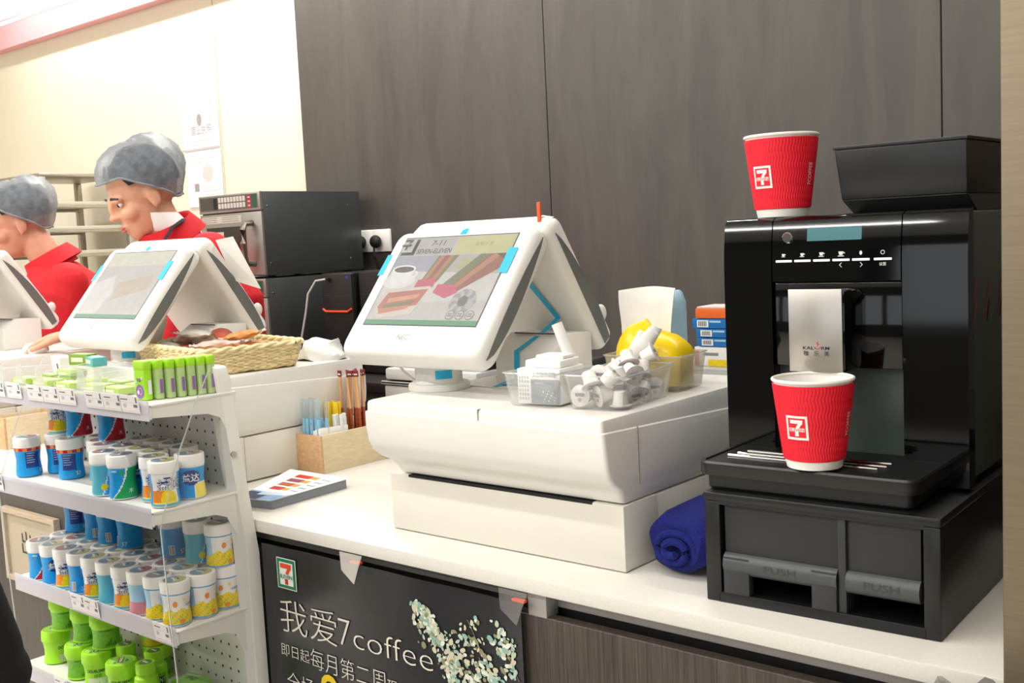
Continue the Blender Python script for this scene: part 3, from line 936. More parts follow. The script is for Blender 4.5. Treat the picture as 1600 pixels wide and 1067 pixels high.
mb.disc(0.1965, .2995, .0019, mp, ICON, .0004, 10, .0028); mb.disc(0.2245, .2995, .0028, mp, ICON, .0004, 12); mb.disc(0.2245, .2995, .0020, mp, BLACK_GLOSS, .0005, 12)
for x, sg in ((0.1705, -1), (0.1965, 1)):
    mb.poly([(x + sg * .0015, .2845), (x - sg * .0012, .2872), (x - sg * .0005, .2876), (x + sg * .0026, .2845), (x - sg * .0005, .2814), (x - sg * .0012, .2818)], mp, ICON)
mb.text('设置', 0.2245, .2830, .0034, mp, ICON, .0004, 'c')
part(cm, 'key_icons', mb, ctrl)
mb = MB()
c = MT @ Vector((0.0975, zt(.322), 0.322))
rings = []
for r, h in ((.0075, .002), (.0075, -.003), (.0062, -.0045), (.005, -.0045)):
    rings.append([c + (MT.to_3x3() @ Vector((r * math.cos(a * PI / 10), h, r * math.sin(a * PI / 10)))) for a in range(20)])
mb.loft(rings, CHROME); part(cm, 'power_button', mb, ctrl)
# side emblem strokes
SX = MT @ Vector((X1 - 0.004, 0, 0))
sf = Frame(MT @ Vector((X1 - 0.0038, 0, 0)), MT.to_3x3() @ Vector((0, 1, 0)), (0, 0, 1))
mb = MB()
DR = mat('dull_red_print', '#b53a37', 0.5); DBK = mat('black_print', '#0b0c0b', 0.5)
for q in range(3):
    y = 0.022 + q * 0.062
    mb.poly([(y, .205), (y + .004, .205), (y + .030, .262), (y + .026, .262)], sf, DR, .0004)
    mb.poly([(y + .012, .205), (y + .016, .205), (y + .028, .232), (y + .024, .236)], sf, DBK if q else DR, .0004)
part(cm, 'side_emblem', mb, body)
# drip tray
mb = MB()
tr = [(p[0], p[1]) for p in rrect(0.018, 0.304, -0.150, 0.055, 0.018)]
TZ = 0.0
rings = []
for z, ins in ((-0.001, 0.014), (0.004, 0.010), (0.0195, 0.010), (0.0205, 0.001), (0.023, 0.0), (0.036, 0.0), (0.0385, 0.002), (0.0385, 0.006), (0.0365, 0.007)):
    rings.append([MT @ Vector((x, y, z)) for x, y in rrect(0.018 + ins, 0.304 - ins, -0.124 + ins, 0.058, max(0.004, 0.018 - ins))])
mb.loft(rings, BLACK_SATIN)
tray = part(cm, 'drip_tray', mb)
for z, ya, xa, xb in ((0, -.040, .052, .246), (1, -.058, .046, .246), (2, -.074, .040, .240)):
    mb = MB(); mb.tube([MT @ Vector((xa, ya, .0375)), MT @ Vector((xb, ya, .0375))], 0.0022, CHROME, 8)
    part(cm, 'tray_rod', mb, tray)
# bean hopper on top
HB = mat('hopper_black', '#1d1e1f', 0.33, var=0.04)
mb = MB()
A = [(0.128, 0.065), (0.325, 0.065), (0.325, 0.32), (0.128, 0.32)]
B = [(0.116, 0.050), (0.322, 0.050), (0.335, 0.33), (0.116, 0.33)]
mb.hexa([MT @ Vector((0.162, 0.078, ZT - .004)), MT @ Vector((0.318, 0.078, ZT - .004)), MT @ Vector((0.318, 0.31, ZT - .004)), MT @ Vector((0.140, 0.31, ZT - .004)),
         MT @ Vector((0.152, 0.055, ZT + .018)), MT @ Vector((0.312, 0.055, ZT + .018)), MT @ Vector((0.322, 0.32, ZT + .018)), MT @ Vector((0.140, 0.32, ZT + .018))], mat('hopper_lower', '#101011', 0.3), 0.001, 1)
mb.hexa([MT @ Vector((0.152, 0.055, ZT + .018)), MT @ Vector((0.312, 0.055, ZT + .018)), MT @ Vector((0.322, 0.32, ZT + .018)), MT @ Vector((0.140, 0.32, ZT + .018)),
         MT @ Vector((0.146, 0.047, ZT + .084)), MT @ Vector((0.314, 0.047, ZT + .084)), MT @ Vector((0.326, 0.325, ZT + .084)), MT @ Vector((0.134, 0.325, ZT + .084))], HB, 0.0015)
hop = part(cm, 'bean_hopper', mb)
mb = MB(); mb.hexa([MT @ Vector((x, y, z)) for z in (ZT + .0845, ZT + .089) for x, y in ((0.1445, 0.0455), (0.3155, 0.0455), (0.328, 0.327), (0.1325, 0.327))], HB, 0.001)
part(cm, 'hopper_lid', mb, hop)

# ---------------------------------------------------------------- ripple-wall paper cups
CUPRED = mat('cup_red', '#e8102b', 0.6, var=0.03)
CUPW = mat('cup_white', '#f1efe8', 0.6, var=0.01)
def make_cup(label, base, logo_angle, turned=0):
    x, y, z = base
    t = thing('paper_cup', label, 'paper cup', base, 0, 'red ripple paper cups')
    H = 0.110; rb, rt = 0.0345, 0.0485
    def rf(q): return rb + (rt - rb) * q / H
    mb = MB()
    prof = [(rb - .002, 0.003), (rb, 0.0), (rf(.010), .010), (rf(.0102) , .0102)]
    mb.lathe(base, [(rb - .003, .004), (rb - .001, 0), (rf(.012), .012), (rf(H) - .0005, H - .001)], CUPW, 64, cap=(True, False))
    # rolled rim and inside
    prof = []
    for i in range(9):
        a = PI * 1.5 - 2 * PI * i / 8
        prof.append((rf(H) + .0002 + .0021 * math.cos(a), H - .0005 + .0021 * math.sin(a)))
    mb.lathe(base, prof, CUPW, 64, cap=(False, False))
    mb.lathe(base, [(rf(H) - .0008, H - .001), (rf(.012) - .0012, .012), (rb - .002, .008), (.0005, .008)], CUPW, 64, cap=(False, False))
    cup = part(t, 'cup_wall', mb)
    mb = MB()
    SEG = 288
    def wave(a, q):
        if q < .0125 or q > H - .0055: return 0
        win = math.exp(-((q - .058) / .017) ** 4)  # smooth bands fade above and below
        ph = 0.55 * math.sin(q * 2 * PI / .021)
        return 0.00042 * math.sin(72 * a + 3.2 * ph)
    prof = [(rf(.0105) + .0002, .0105), (rf(.011) + .0013, .011)] + [(rf(.012 + .0925 * i / 36) + .0015, .012 + .0925 * i / 36) for i in range(37)] + [(rf(.105) + .0012, .1050), (rf(.1052) + .0002, .1052)]
    mb.lathe(base, prof, CUPRED, SEG, cap=(False, False), rmod=wave)
    sl = part(t, 'ripple_sleeve', mb)
    mb = MB()
    wr = Wrap(base, lambda q: rf(q) + .0019, logo_angle)
    emblem(mb, wr, 0.0, .054, .030, CUPW, CUPRED, CUPW, CUPW, CUPRED, CUPW, 0.0003, 8)
    wr2 = Wrap(base, lambda q: rf(q) + .0019, logo_angle + 1.72)
    part(t, 'printed_emblem', mb, sl)
    mb = MB()
    mb.text('7COFFEE', -.004, .030, .0075, Wrap2(wr2), CUPW, .0003, 'l', 0.0, .030)
    part(t, 'side_lettering', mb, sl)
    return t
class Wrap2:
    """vertical lettering up the cup wall"""
    def __init__(s, w): s.w = w; s.n = None
    def __call__(s, x, y, h=0): return s.w(-(y - .030), .045 + x, h)
look = math.atan2(-1.16 - 0.10, 0.72 - 0.14)
zc_low = 1.066 + 0.0397
make_cup('red ripple cup with white emblem standing on the drip tray', (0.1365, 0.0955, zc_low), look - 0.48)
make_cup('red ripple cup with white emblem standing on top of coffee machine', (0.033, 0.235, 1.4165), look - 0.62)
# ---------------------------------------------------------------- gum rack (perforated steel shelving)
RACKW = mat('rack_white_steel', '#e9e7df', 0.45, var=0.01)
STRIP = clear('label_strip', '#f3f0f5', 0.80, 0.15, 0.12)
HOLE = mat('peg_hole', '#3b3a38', 0.9)
GX0, GX1 = -1.475, -0.892
YB = -0.024
rack = thing('gum_rack', 'white perforated steel gum rack standing against the counter front', 'shelf rack', (-1.18, -0.1, 0))
mb = MB(); mb.box(GX0, GX1 - .03, YB, YB + .010, 0.10, 1.185, RACKW, 0.001, 1)
fb = Frame((0, YB, 0), (1, 0, 0), (0, 0, 1))
z = 0.42
while z < 1.15:
    x = GX1 - 0.058
    while x > GX0 + 0.02:
        mb.disc(x, z, 0.0029, fb, HOLE, 0.0004, 8)
        x -= 0.0247
    z += 0.0235
part(rack, 'back_panel', mb)
for sx in (GX1, GX0 + .03):
    mb = MB()
    mb.prism([(sx - .036, .02), (sx, .02), (sx, .6), (sx, .86), (sx, 1.196), (sx - .003, 1.203), (sx - .010, 1.206), (sx - .036, 1.206), (sx - .036, .86), (sx - .036, .6)], Frame((0, -0.0252, 0), (1, 0, 0), (0, 0, 1)), -0.0242, 0.0, RACKW, 0.0012)
    z = .30
    fsl = Frame((0, -.0254, 0), (1, 0, 0), (0, 0, 1))
    while z < 1.18:
        mb.rect(sx - .0145, sx - .0105, z, z + .013, fsl, SHADOW_GAP, 0.0003)
        z += .0225
    for v_ in mb.bm.verts:  # the upper post rakes slightly towards the shopper
        if v_.co.z > .855:
            v_.co.y -= .036 * (v_.co.z - .855) / .345; v_.co.x -= .004 * (v_.co.z - .855) / .345
    post_ = part(rack, 'post', mb)
    mb = MB()
    mb.tube([(sx - .004, -0.040, 1.048), (sx + .0015, -0.040, 1.048)], .0055, STEEL, 12)
    part(rack, 'bolt', mb, post_, 'steel bolt head')
mb = MB(); mb.box(GX0, GX1 - .01, -0.20, YB + .01, 0.02, 0.10, RACKW, 0.002); part(rack, 'plinth', mb)
SHELVES = [(1.160, 0.172), (0.981, 0.183), (0.768, 0.155), (0.586, 0.160)]
LBL = mat('price_card', '#f3f0ee', 0.7, var=0.01)
LINK = mat('price_ink', '#77727c', 0.7)
for si, (sz, dep) in enumerate(SHELVES):
    yf = YB - dep
    tilt = 0.0005 if si == 0 else 0.001
    def zz(y): return sz + tilt * (y - yf) / dep
    mb = MB()
    mb.hexa([(GX0, yf, sz - .006), (GX1 - .002, yf, sz - .006), (GX1 - .002, YB, sz + tilt - .006), (GX0, YB, sz + tilt - .006),
             (GX0, yf, sz - .001), (GX1 - .002, yf, sz - .001), (GX1 - .002, YB, sz + tilt - .001), (GX0, YB, sz + tilt - .001)], RACKW, 0.001, 1)
    mb.box(GX0, GX1 - .002, yf, yf + .004, sz - .026, sz - .002, RACKW, 0.001, 1)
    sh = part(rack, 'shelf', mb)
    for sx in (GX1 - .006, GX0 + .003):
        mb = MB()
        fr = Frame((sx, 0, 0), (0, 1, 0), (0, 0, 1))
        mb.prism([(yf + .004, sz - .003), (YB, sz + tilt - .003), (YB, sz - .085), (YB - .020, sz - .078), (YB - .036, sz - .042), (YB - .060, sz - .032), (yf + .004, sz - .024)], fr, 0, .0025, RACKW, 0.0006, 1)
        part(rack, 'bracket', mb, sh)
    mb = MB()
    fr = Frame((0, yf - .001, sz), (1, 0, 0), (0, 0, 1))
    mb.prism([(GX0, -.028), (GX1 - .002, -.028), (GX1 - .002, .006), (GX0, .006)], fr, 0.0, 0.0022, STRIP)
    part(rack, 'label_strip', mb, sh, 'clear lilac label strip')
    cards = {0: [-1.36, -1.275, -1.215, -1.155, -1.06, -1.000, -0.945, -1.43], 1: [-1.445], 2: [-1.215, -1.165, -0.93], 3: [-1.30]}[si]
    for cx in cards:
        wd, hh = (.058, .030) if si == 0 else (.050, .034)
        mb = MB()
        fr = Frame((cx, yf - .0036, sz + (-.016 if si == 0 else -.024)), (1, 0, 0), (0, -.12, 1))
        mb.prism([(-wd / 2, 0), (wd / 2, 0), (wd / 2, hh), (-wd / 2, hh)], fr, 0, .0008, LBL)
        mb.rect(-wd * .42, -wd * .05, hh * .74, hh * .80, fr, LINK, .0011)
        mb.rect(wd * .36, wd * .43, hh * .60, hh * .92, fr, LINK, .0011)
        mb.rect(-wd * .34, -wd * .18, hh * .32, hh * .50, fr, mat('price_pale', '#c9c4cc', 0.7), .0011)
        mb.rect(wd * .22, wd * .42, hh * .34, hh * .50, fr, LINK, .0011)
        mb.rect(-wd * .46, wd * .46, hh * .60, hh * .615, fr, mat('price_pale', '#c9c4cc', 0.7), .0011)
        mb.rect(-wd * .46, wd * .46, hh * .10, hh * .12, fr, mat('price_pink', '#e2b9c4', 0.7), .0011)
        part(rack, 'price_card', mb, sh)
# clear acrylic end panels and the top front guard with its rounded tabs
def end_panel(x):
    mb = MB()
    fr = Frame((x, 0, 0), (0, 1, 0), (0, 0, 1))
    pts = [(YB - .008, 1.203), (YB - .055, 1.205), (YB - .085, 1.155), (YB - .125, 1.075), (YB - .160, .985), (YB - .172, .95), (YB - .168, .80), (YB - .158, .55), (YB - .155, .20), (YB - .008, .20)]
    mb.prism(pts, fr, 0.0, 0.0028, ACRYL)
    for a, b in zip(pts[1:8], pts[2:9]):
        mb.tube([fr(a[0], a[1], .0014), fr(b[0], b[1], .0014)], .0013, EDGE, 6)
    return mb
part(rack, 'end_panel', end_panel(GX1 + .001), None, 'clear acrylic end panel')
part(rack, 'end_panel', end_panel(GX0 - .006), None, 'clear acrylic end panel')
mb = MB()
yg = YB - 0.174
fr = Frame((0, yg, 1.160), (1, 0, 0), (0, 0, 1))
for cx in (-1.42, -1.335, -1.26, -1.105, -1.05):
    mb.prism([(cx + .017 * math.cos(PI * i / 12), .012 + .040 * math.sin(PI * i / 12)) for i in range(13)], fr, 0, .0015, FROST)
mb.prism([(GX0, 0), (GX1 - .06, 0), (GX1 - .06, .014), (GX0, .014)], fr, 0, .0015, FROST)
part(rack, 'front_guard', mb, None, 'frosted front guard with rounded tabs')
for cx in (-1.295, -1.205, -1.12, -1.03):
    mb = MB()
    mb.tube([(cx, yg + .002, 1.162), (cx, yg + .002, 1.182), (cx, yg + .012, 1.194), (cx, YB - .03, 1.202), (cx, YB - .012, 1.198)], .0009, EDGE, 6)
    mb.face([(cx, yg + .002, 1.162), (cx, YB - .005, 1.162), (cx, YB - .005, 1.196), (cx, yg + .012, 1.194)], CLEAR)
    part(rack, 'divider', mb)

# ---------------------------------------------------------------- gum jars
LIDW = mat('jar_lid_white', '#f4f2ed', 0.45, var=0.01)
JW = mat('jar_white', '#f0eeea', 0.4, var=0.01)
JB = mat('jar_blue', '#189ce2', 0.35, var=0.10, scale=90)
JBD = mat('jar_deep_blue', '#0f6fb8', 0.35, var=0.08, scale=90)
JN = mat('jar_navy', '#2b3f86', 0.4)
JT = mat('jar_teal', '#59b9cf', 0.4)
JR = mat('jar_red', '#c4192f', 0.38, var=0.08)
JG = mat('jar_green', '#16a35a', 0.38, var=0.08)
JY = mat('jar_yellow', '#f2d51c', 0.4, var=0.10, scale=120)
JO = mat('jar_orange', '#ee8f2a', 0.4)
JL = mat('jar_lemon', '#f7e463', 0.4)
JPK = mat('jar_pink', '#d98f9c', 0.4)
JSK = mat('jar_pale_blue', '#a7d2e8', 0.4)
DG = mat('disc_grey', '#9c9d99', 0.4); DBL = mat('disc_blue', '#7f96aa', 0.4); DY = mat('disc_yellow', '#bdbb84', 0.4); DR2 = mat('disc_red', '#a8787c', 0.4)
JH = 0.078
JPROF = [(.0225, 0.0), (.0243, .0015), (.0245, .006), (.0241, .013), (.0233, .020), (.0226, .027), (.0224, .033), (.0228, .039), (.0236, .045), (.0243, .051), (.0246, .0565), (.0246, .058)]
def jr(z):
    for (r0_, z0_), (r1_, z1_) in zip(JPROF[:-1], JPROF[1:]):
        if z0_ <= z <= z1_:
            return r0_ + (r1_ - r0_) * (z - z0_) / (z1_ - z0_)
    return .0246
def fine(prof, n=26):
    z1 = prof[-1][1]
    out = [prof[0]]
    for i in range(1, n + 1):
        out.append((jr(z1 * i / n), z1 * i / n))
    return out
def wrapa(a):
    return (a + PI) % (2 * PI) - PI
def jar_zone(kind):
    """surface design of a jar: angle 0 is the side the label faces"""
    def fblue(side):
        def f(a, z):
            a = wrapa(a)
            sw = .25 + 1.5 * ((z - .058) / .058) ** 2 if z < .058 else .25
            if z > .0555 : return JW
            if z < .003: return JW
            d = a - (.75 - sw * .8)
            if d > .12 and a < 1.9: return side
            if d > .0 and a < 2.0: return JW
            return JB
        return f
    def plain(a, z):
        if z > .0565 or z < .002: return JW
        return JB
    def band(a, z):
        a = wrapa(a)
        if z > .0575: return JW
        if z > .051: return JO if math.sin(a * 9) > -.2 else JR
        if -.5 < a < .6 and .018 < z < .050: return JN
        return JB
    def lemonfield(a, z):
        a = wrapa(a)
        if z > .057 or z < .0012: return JW
        if z > .055 or z < .0035: return JB
        if abs(a) > 1.25 and z > .022: return JSK if abs(a) < 1.9 else JB
        h = .029 + .003 * math.sin(a * 7)
        if z < h: return JY if (math.sin(a * 23 + z * 900) + math.sin(a * 11 - z * 500)) > -0.8 else mat('jar_leaf', '#b9bf2d', 0.4)
        return JW
    def whitelogo(a, z):
        a = wrapa(a)
        if z > .057 or z < .002: return JW
        if z < .006: return JT
        if a > .75 or a < -1.2: return JB
        if z < .010: return JL
        if (a - .05) ** 2 / .55 ** 2 + (z - .014) ** 2 / .016 ** 2 < 1: return JY
        if a < -.25 and z < .030: return JO
        return JW
    def navyoval(a, z):
        a = wrapa(a)
        if z > .0565 or z < .002: return JW
        if (a + .1) ** 2 / .72 ** 2 + (z - .038) ** 2 / .0135 ** 2 < 1: return JN
        if a > .2 and z < .026: return JL
        if a > .1 and z < .028: return JW
        return JB
    def tealemon(a, z):
        a = wrapa(a)
        if z > .0565 or z < .002: return JW
        if (a - .15) ** 2 / .26 ** 2 + (z - .017) ** 2 / .0062 ** 2 < 1: return JY
        if a > .30 + (z - .02) * 12: return JB
        if a > .20 + (z - .02) * 12: return JW
        return JT
    def photo_field(a, z):
        a = wrapa(a)
        if z > .0565 or z < .0012: return JW
        if z > .0548: return JB
        if a > .85: return JR
        if a > .55: return JB
        return JPK if z < .024 else JSK
    return {'red': fblue(JR), 'green': fblue(JG), 'pink': fblue(JPK), 'plain': plain, 'band': band, 'lemon': lemonfield, 'logo': whitelogo, 'oval': navyoval, 'teal': tealemon, 'field': photo_field}[kind]
JDESC = {'red': 'blue jar with red swoosh', 'green': 'blue jar with green mint panel', 'pink': 'blue jar with pink swoosh', 'plain': 'all-blue jar back', 'band': 'blue jar with orange neck band',
         'lemon': 'white and yellow lemon jar', 'logo': 'white jar with blue lettering', 'oval': 'blue jar with navy oval', 'teal': 'teal and blue lemon jar', 'field': 'pale blue jar with pink field'}
LIDDISC = [(DG, DBL), (DBL, DR2), (DY, DG), (DR2, DBL), (DBL, DY)]
JSRC = {}
def jar_source(kind, ld):
    k = (kind, ld)
    if k in JSRC:
        return JSRC[k]
    t = thing('gum_jar', 'x', 'gum jar', (0, 0, 0))
    mb = MB()
    mb.lathe((0, 0, 0), fine(JPROF), JW, 72, mf=jar_zone(kind))
    wr = Wrap((0, 0, 0), lambda z: jr(z) + .0003, 0.0)
    if kind in ('logo',):
        mb.text('益达', 0.004, .030, .016, wr, JN, .0003, 'c', 0.03)
        mb.text('益达', 0.0035, .0305, .016, wr, JW, .0006, 'c', -0.005)
    if kind == 'oval':
        mb.text('益达', -.003, .032, .011, wr, JW, .0004, 'c', 0.02)
    if kind in ('plain',):
        mb.text('57', .004, .008, .008, wr, JW, .0004, 'l', 0.01)
        for i in range(9):
            mb.rect(-.016 + i * .0011, -.016 + i * .0011 + .0006 + .0003 * (i % 3), .008, .024, wr, INK if i % 2 else JW, .0003)
        mb.rect(-.0165, -.0062, .007, .025, wr, JW, .0002, 5)
    if kind == 'band':
        for i in range(5):
            mb.rect(-.010, .006 - (i % 3) * .002, .046 - i * .0045, .0475 - i * .0045, wr, mat('jar_small_print', '#9fb0da', .5), .0004, 6)
        mb.text('57', .013, .008, .007, wr, JW, .0004, 'l', 0.01)
    if kind in ('red', 'green', 'pink'):
        mb.rect(-.012, -.002, .049, .053, wr, JSK, .0004, 5)
        mb.text('木', .016, .012, .007, wr, JW, .0004, 'l')
        mb.disc(.006, .048, .0042, wr, mat('jar_berry', '#a5482f', .5) if kind == 'red' else JG, .0004, 12)
    if kind in ('lemon', 'field'):
        if kind == 'lemon':
            mb.disc(-.006, .040, .0042, wr, JO, .0004, 14, .0055)
            mb.disc(.010, .046, .0030, wr, JL, .0004, 12)
            mb.disc(.004, .010, .0050, wr, JO, .0004, 12, .0042)
        mb.text('木糖醇', .012, .034, .0042, wr, JBD, .0004, 'l')
    if kind == 'logo':
        mb.rect(-.006, .005, .049, .0515, wr, JN, .0003, 4)
    part(t, 'jar_body', mb)
    mb = MB()
    lp = [(.0242, .0575), (.0254, .0580), (.0256, .0590), (.0256, .0755), (.0252, .0770), (.0242, JH), (.0205, JH), (.0200, JH - .0004)]
    mb.lathe((0, 0, 0), lp, LIDW, 48)
    ft = Frame((0, 0, JH), (1, 0, 0), (0, 1, 0))
    a_, b_ = LIDDISC[ld]
    n = 32
    mb.disc(0, 0, .0192, ft, a_, .0002, n)
    mb.poly([(.0192 * math.cos(PI * i / 12 - .5), .0192 * math.sin(PI * i / 12 - .5)) for i in range(13)], ft, b_, .0004)
    mb.poly([(-.012, -.004), (.010, -.003), (.011, .001), (-.011, .000)], ft, mat('disc_white', '#d9dad6', .5), .0006)
    mb.poly([(-.007, .004), (.006, .005), (.006, .008), (-.007, .007)], ft, mat('disc_dark', '#5c6370', .5), .0006)
    part(t, 'lid', mb)
    JSRC[k] = [t, False]
    return JSRC[k]
FACE = math.atan2(-1.0, 1.9)
jr_rnd = random.Random(11)
def jar(kind, x, y, z, label, group, ld=None, turn=None):
    src = jar_source(kind, jr_rnd.randrange(5) if ld is None else ld)
    rz = FACE + (jr_rnd.uniform(-.45, .45) if turn is None else turn)
    if not src[1]:
        src[1] = True
        t = src[0]; t.location = (x, y, z); t.rotation_euler = (0, 0, rz); t['label'] = label; t['group'] = group
        return t
    return dup(src[0], (x, y, z), rz, label, group)
def jl(kind, where):
    return JDESC[kind] + ', ' + where
# third shelf: three rows deep, extra jars standing on the back rows
Z3 = SHELVES[2][0] + .0006
front = ['red', 'oval', 'logo', 'plain', 'logo', 'teal', 'logo', 'field', 'lemon', 'lemon']
for i, kd in enumerate(front):
    jar(kd, -1.412 + .0537 * i, -.1542, Z3, jl(kd, '%s from left in third shelf front row' % ORD[i]), 'gum jars on the third shelf', None, {0: -.15, 7: .1, 8: .5, 9: .1}.get(i))
mid = ['red', 'pink', 'red', 'plain', 'red', 'logo', 'oval', 'teal', 'lemon', 'lemon']
for i, kd in enumerate(mid):
    jar(kd, -1.417 + .0545 * i, -.1027, Z3, jl(kd, '%s from left in third shelf middle row' % ORD[i]), 'gum jars on the third shelf', None, {9: .5}.get(i))
back = ['plain', 'band', 'plain', 'plain', 'red', 'plain', 'red', 'plain', 'teal', 'lemon']
for i, kd in enumerate(back):
    jar(kd, -1.421 + .0543 * i, -.0512, Z3, jl(kd, '%s from left in third shelf back row' % ORD[i]), 'gum jars on the third shelf', None, {9: -.2}.get(i))
for i, (kd, x, y) in enumerate((('band', -1.412, -.072), ('plain', -1.312, -.082), ('plain', -1.257, -.085), ('plain', -1.190, -.082), ('plain', -1.060, -.070), ('teal', -.985, -.066), ('lemon', -.931, -.058))):
    jar(kd, x, y, Z3 + JH, jl(kd, '%s from left standing on the third shelf jars' % ORD[i]), 'gum jars stacked on other jars', None, (-.1, .25, .25, -.9, .25, 0, .5)[i])
# second shelf
Z2 = SHELVES[1][0] + .0006
s2 = [(-1.405, -.165, 'band', 'at the left front corner of second shelf', .35), (-1.378, -.114, 'band', 'behind the left corner jar of second shelf', 0), (-1.30, -.131, 'band', 'alone between gap and cluster on second shelf', -.2),
      (-1.267, -.08, 'band', 'at the left back of the second shelf cluster', 0), (-1.219, -.111, 'teal', 'at the left edge of second shelf cluster', -.2), (-1.17, -.130, 'teal', 'behind the front teal jar on second shelf', 0),
      (-1.098, -.172, 'teal', 'left of the mint jar on second shelf', -.3), (-1.041, -.171, 'green', 'at the front of the second shelf', -.35), (-1.157, -.06, 'oval', 'deep in left back row of second shelf', 0),
      (-1.119, -.121, 'oval', 'in middle row behind the mint jar', 0), (-1.104, -.06, 'logo', 'deep in middle back row of second shelf', 0), (-1.066, -.119, 'oval', 'second in the middle row of second shelf', 0.1),
      (-1.052, -.06, 'lemon', 'deep in right back row of second shelf', 0), (-1.014, -.124, 'logo', 'third in the middle row of second shelf', 0.2), (-.998, -.073, 'logo', 'right end of back row on second shelf', 0),
      (-.969, -.151, 'logo', 'just behind the front right jar, second shelf', 0.0), (-.918, -.165, 'logo', 'front right corner of the second shelf', .15), (-.930, -.106, 'oval', 'at the right back corner of second shelf', 0.05)]
for i, (x, y, kd, wh, tn) in enumerate(s2):
    jar(kd, x, y, Z2, jl(kd, wh), 'gum jars on the second shelf', (4 if i > 13 else None), tn)
for kd, x, y, wh in (('logo', -1.372, -.108, 'stacked at far left just under top shelf'), ('red', -1.310, -.103, 'stacked left of the lone red swoosh jar'), ('red', -1.192, -.101, 'stacked alone above the second shelf cluster')):
    jar(kd, x, y, Z2 + JH, jl(kd, wh), 'gum jars stacked on other jars', None, -.15)

# ---------------------------------------------------------------- green gum on the bottom shelf
GL = mat('lime_green', '#a9ea2c', 0.4, var=0.04)
GLB = mat('lime_label', '#7cc233', 0.42, var=0.12, scale=150)
GLD = mat('leaf_green', '#2f9a3f', 0.45)
MINT = mat('mint_white', '#dbe8c6', 0.5)
DMI = mat('dark_green_ink', '#17442c', 0.5)
Z4 = SHELVES[3][0] + .0006
def make_tub(front_label=True):
    t = thing('mint_gum_tub', 'x', 'gum tub', (0, 0, 0))
    def rg(z): return .0275 - .003 * math.sin(min(1, max(0, z / .046)) * PI)
    mb = MB()
    def zone(a, z):
        return GLB if .004 < z < .040 and (abs(wrapa(a)) < 1.5 or not front_label) else GL
    mb.lathe((0, 0, 0), [(.024, 0), (.0265, .001)] + [(rg(.002 + .044 * i / 16), .002 + .044 * i / 16) for i in range(17)], GL, 48, mf=zone if not front_label else None)
    wr = Wrap((0, 0, 0), lambda z: rg(z) + .0003, 0)
    if front_label:
        mb.text('DOUBLEMINT', 0, .030, .0062, wr, DMI, .0003, 'c', 0.02, .040)
        mb.text('绿箭', 0, .021, .0052, wr, GLD, .0003, 'c', 0.01)
        mb.rect(-.019, .019, .004, .019, wr, MINT, .0002, 10)
        mb.disc(-.008, .009, .006, wr, GLD, .0004, 12, .0035); mb.disc(.008, .011, .007, wr, GLD, .0004, 12, .004)
    else:
        mb.rect(-.014, .012, .037, .0385, wr, mat('tub_print', '#5a8f4a', .5), .0004, 8)
        for i in range(5):
            mb.rect(-.002 + i * .004, .001 + i * .004, .008, .008 + .004 * (1 + i % 3), wr, mat('tub_print2', '#4c8d1f', .5), .0004, 1)
    part(t, 'tub_body', mb)
    mb = MB()
    mb.lathe((0, 0, 0), [(.0275, .0455), (.0290, .046), (.0292, .048), (.0284, .064), (.0268, .0665), (.0240, .0670), (.022, .0660), (.0210, .0664)], GL, 48)
    ft = Frame((0, 0, .0666), (1, 0, 0), (0, 1, 0))
    mb.disc(0, 0, .0205, ft, mat('pale_lime', '#a9d86b', .45), .0002, 28)
    mb.poly([(-.014, -.003), (.013, -.006), (.014, .003), (-.013, .006)], ft, DMI, .0004)
    mb.poly([(-.012, -.0015), (.011, -.004), (.012, .0015), (-.011, .0045)], ft, MINT, .0006)
    mb.disc(.004, .011, .006, ft, GLD, .0004, 12, .003); mb.disc(.011, -.010, .005, ft, GLD, .0004, 12, .003)
    part(t, 'lid', mb)
    return t
tA, tB = make_tub(True), make_tub(False)
usedtub = {tA: False, tB: False}
def tub(src, x, y, z, label, turn=0.0):
    rz = FACE + turn
    if not usedtub[src]:
        usedtub[src] = True; src.location = (x, y, z); src.rotation_euler = (0, 0, rz); src['label'] = label; src['group'] = 'lime gum tubs on the bottom shelf'
        return
    dup(src, (x, y, z), rz, label, 'lime gum tubs on the bottom shelf')
TBH = .0668
tub(tA, -1.420, -.134, Z4, 'lime green gum tub at the left end of bottom shelf', .9)
tub(tB, -1.298, -.148, Z4, 'lime green gum tub below the middle stacked tub', .1)
tub(tA, -1.232, -.148, Z4, 'lime tub with mint lettering below the right stacked tub', -.05)
tub(tA, -1.140, -.150, Z4, 'lime tub with big printed lid at bottom shelf front', -.1)
tub(tB, -1.165, -.060, Z4, 'lime gum tub behind the small lime bottles', .2)
tub(tB, -1.385, -.070, Z4, 'lime gum tub low in the left back of bottom shelf', .2)
tub(tB, -1.405, -.120, Z4 + TBH, 'stacked lime tub leftmost of three upper tubs', .1)
tub(tB, -1.303, -.128, Z4 + TBH, 'stacked lime tub middle of three upper tubs', .1)
tub(tB, -1.232, -.126, Z4 + TBH, 'stacked lime tub rightmost of three upper tubs', .0)
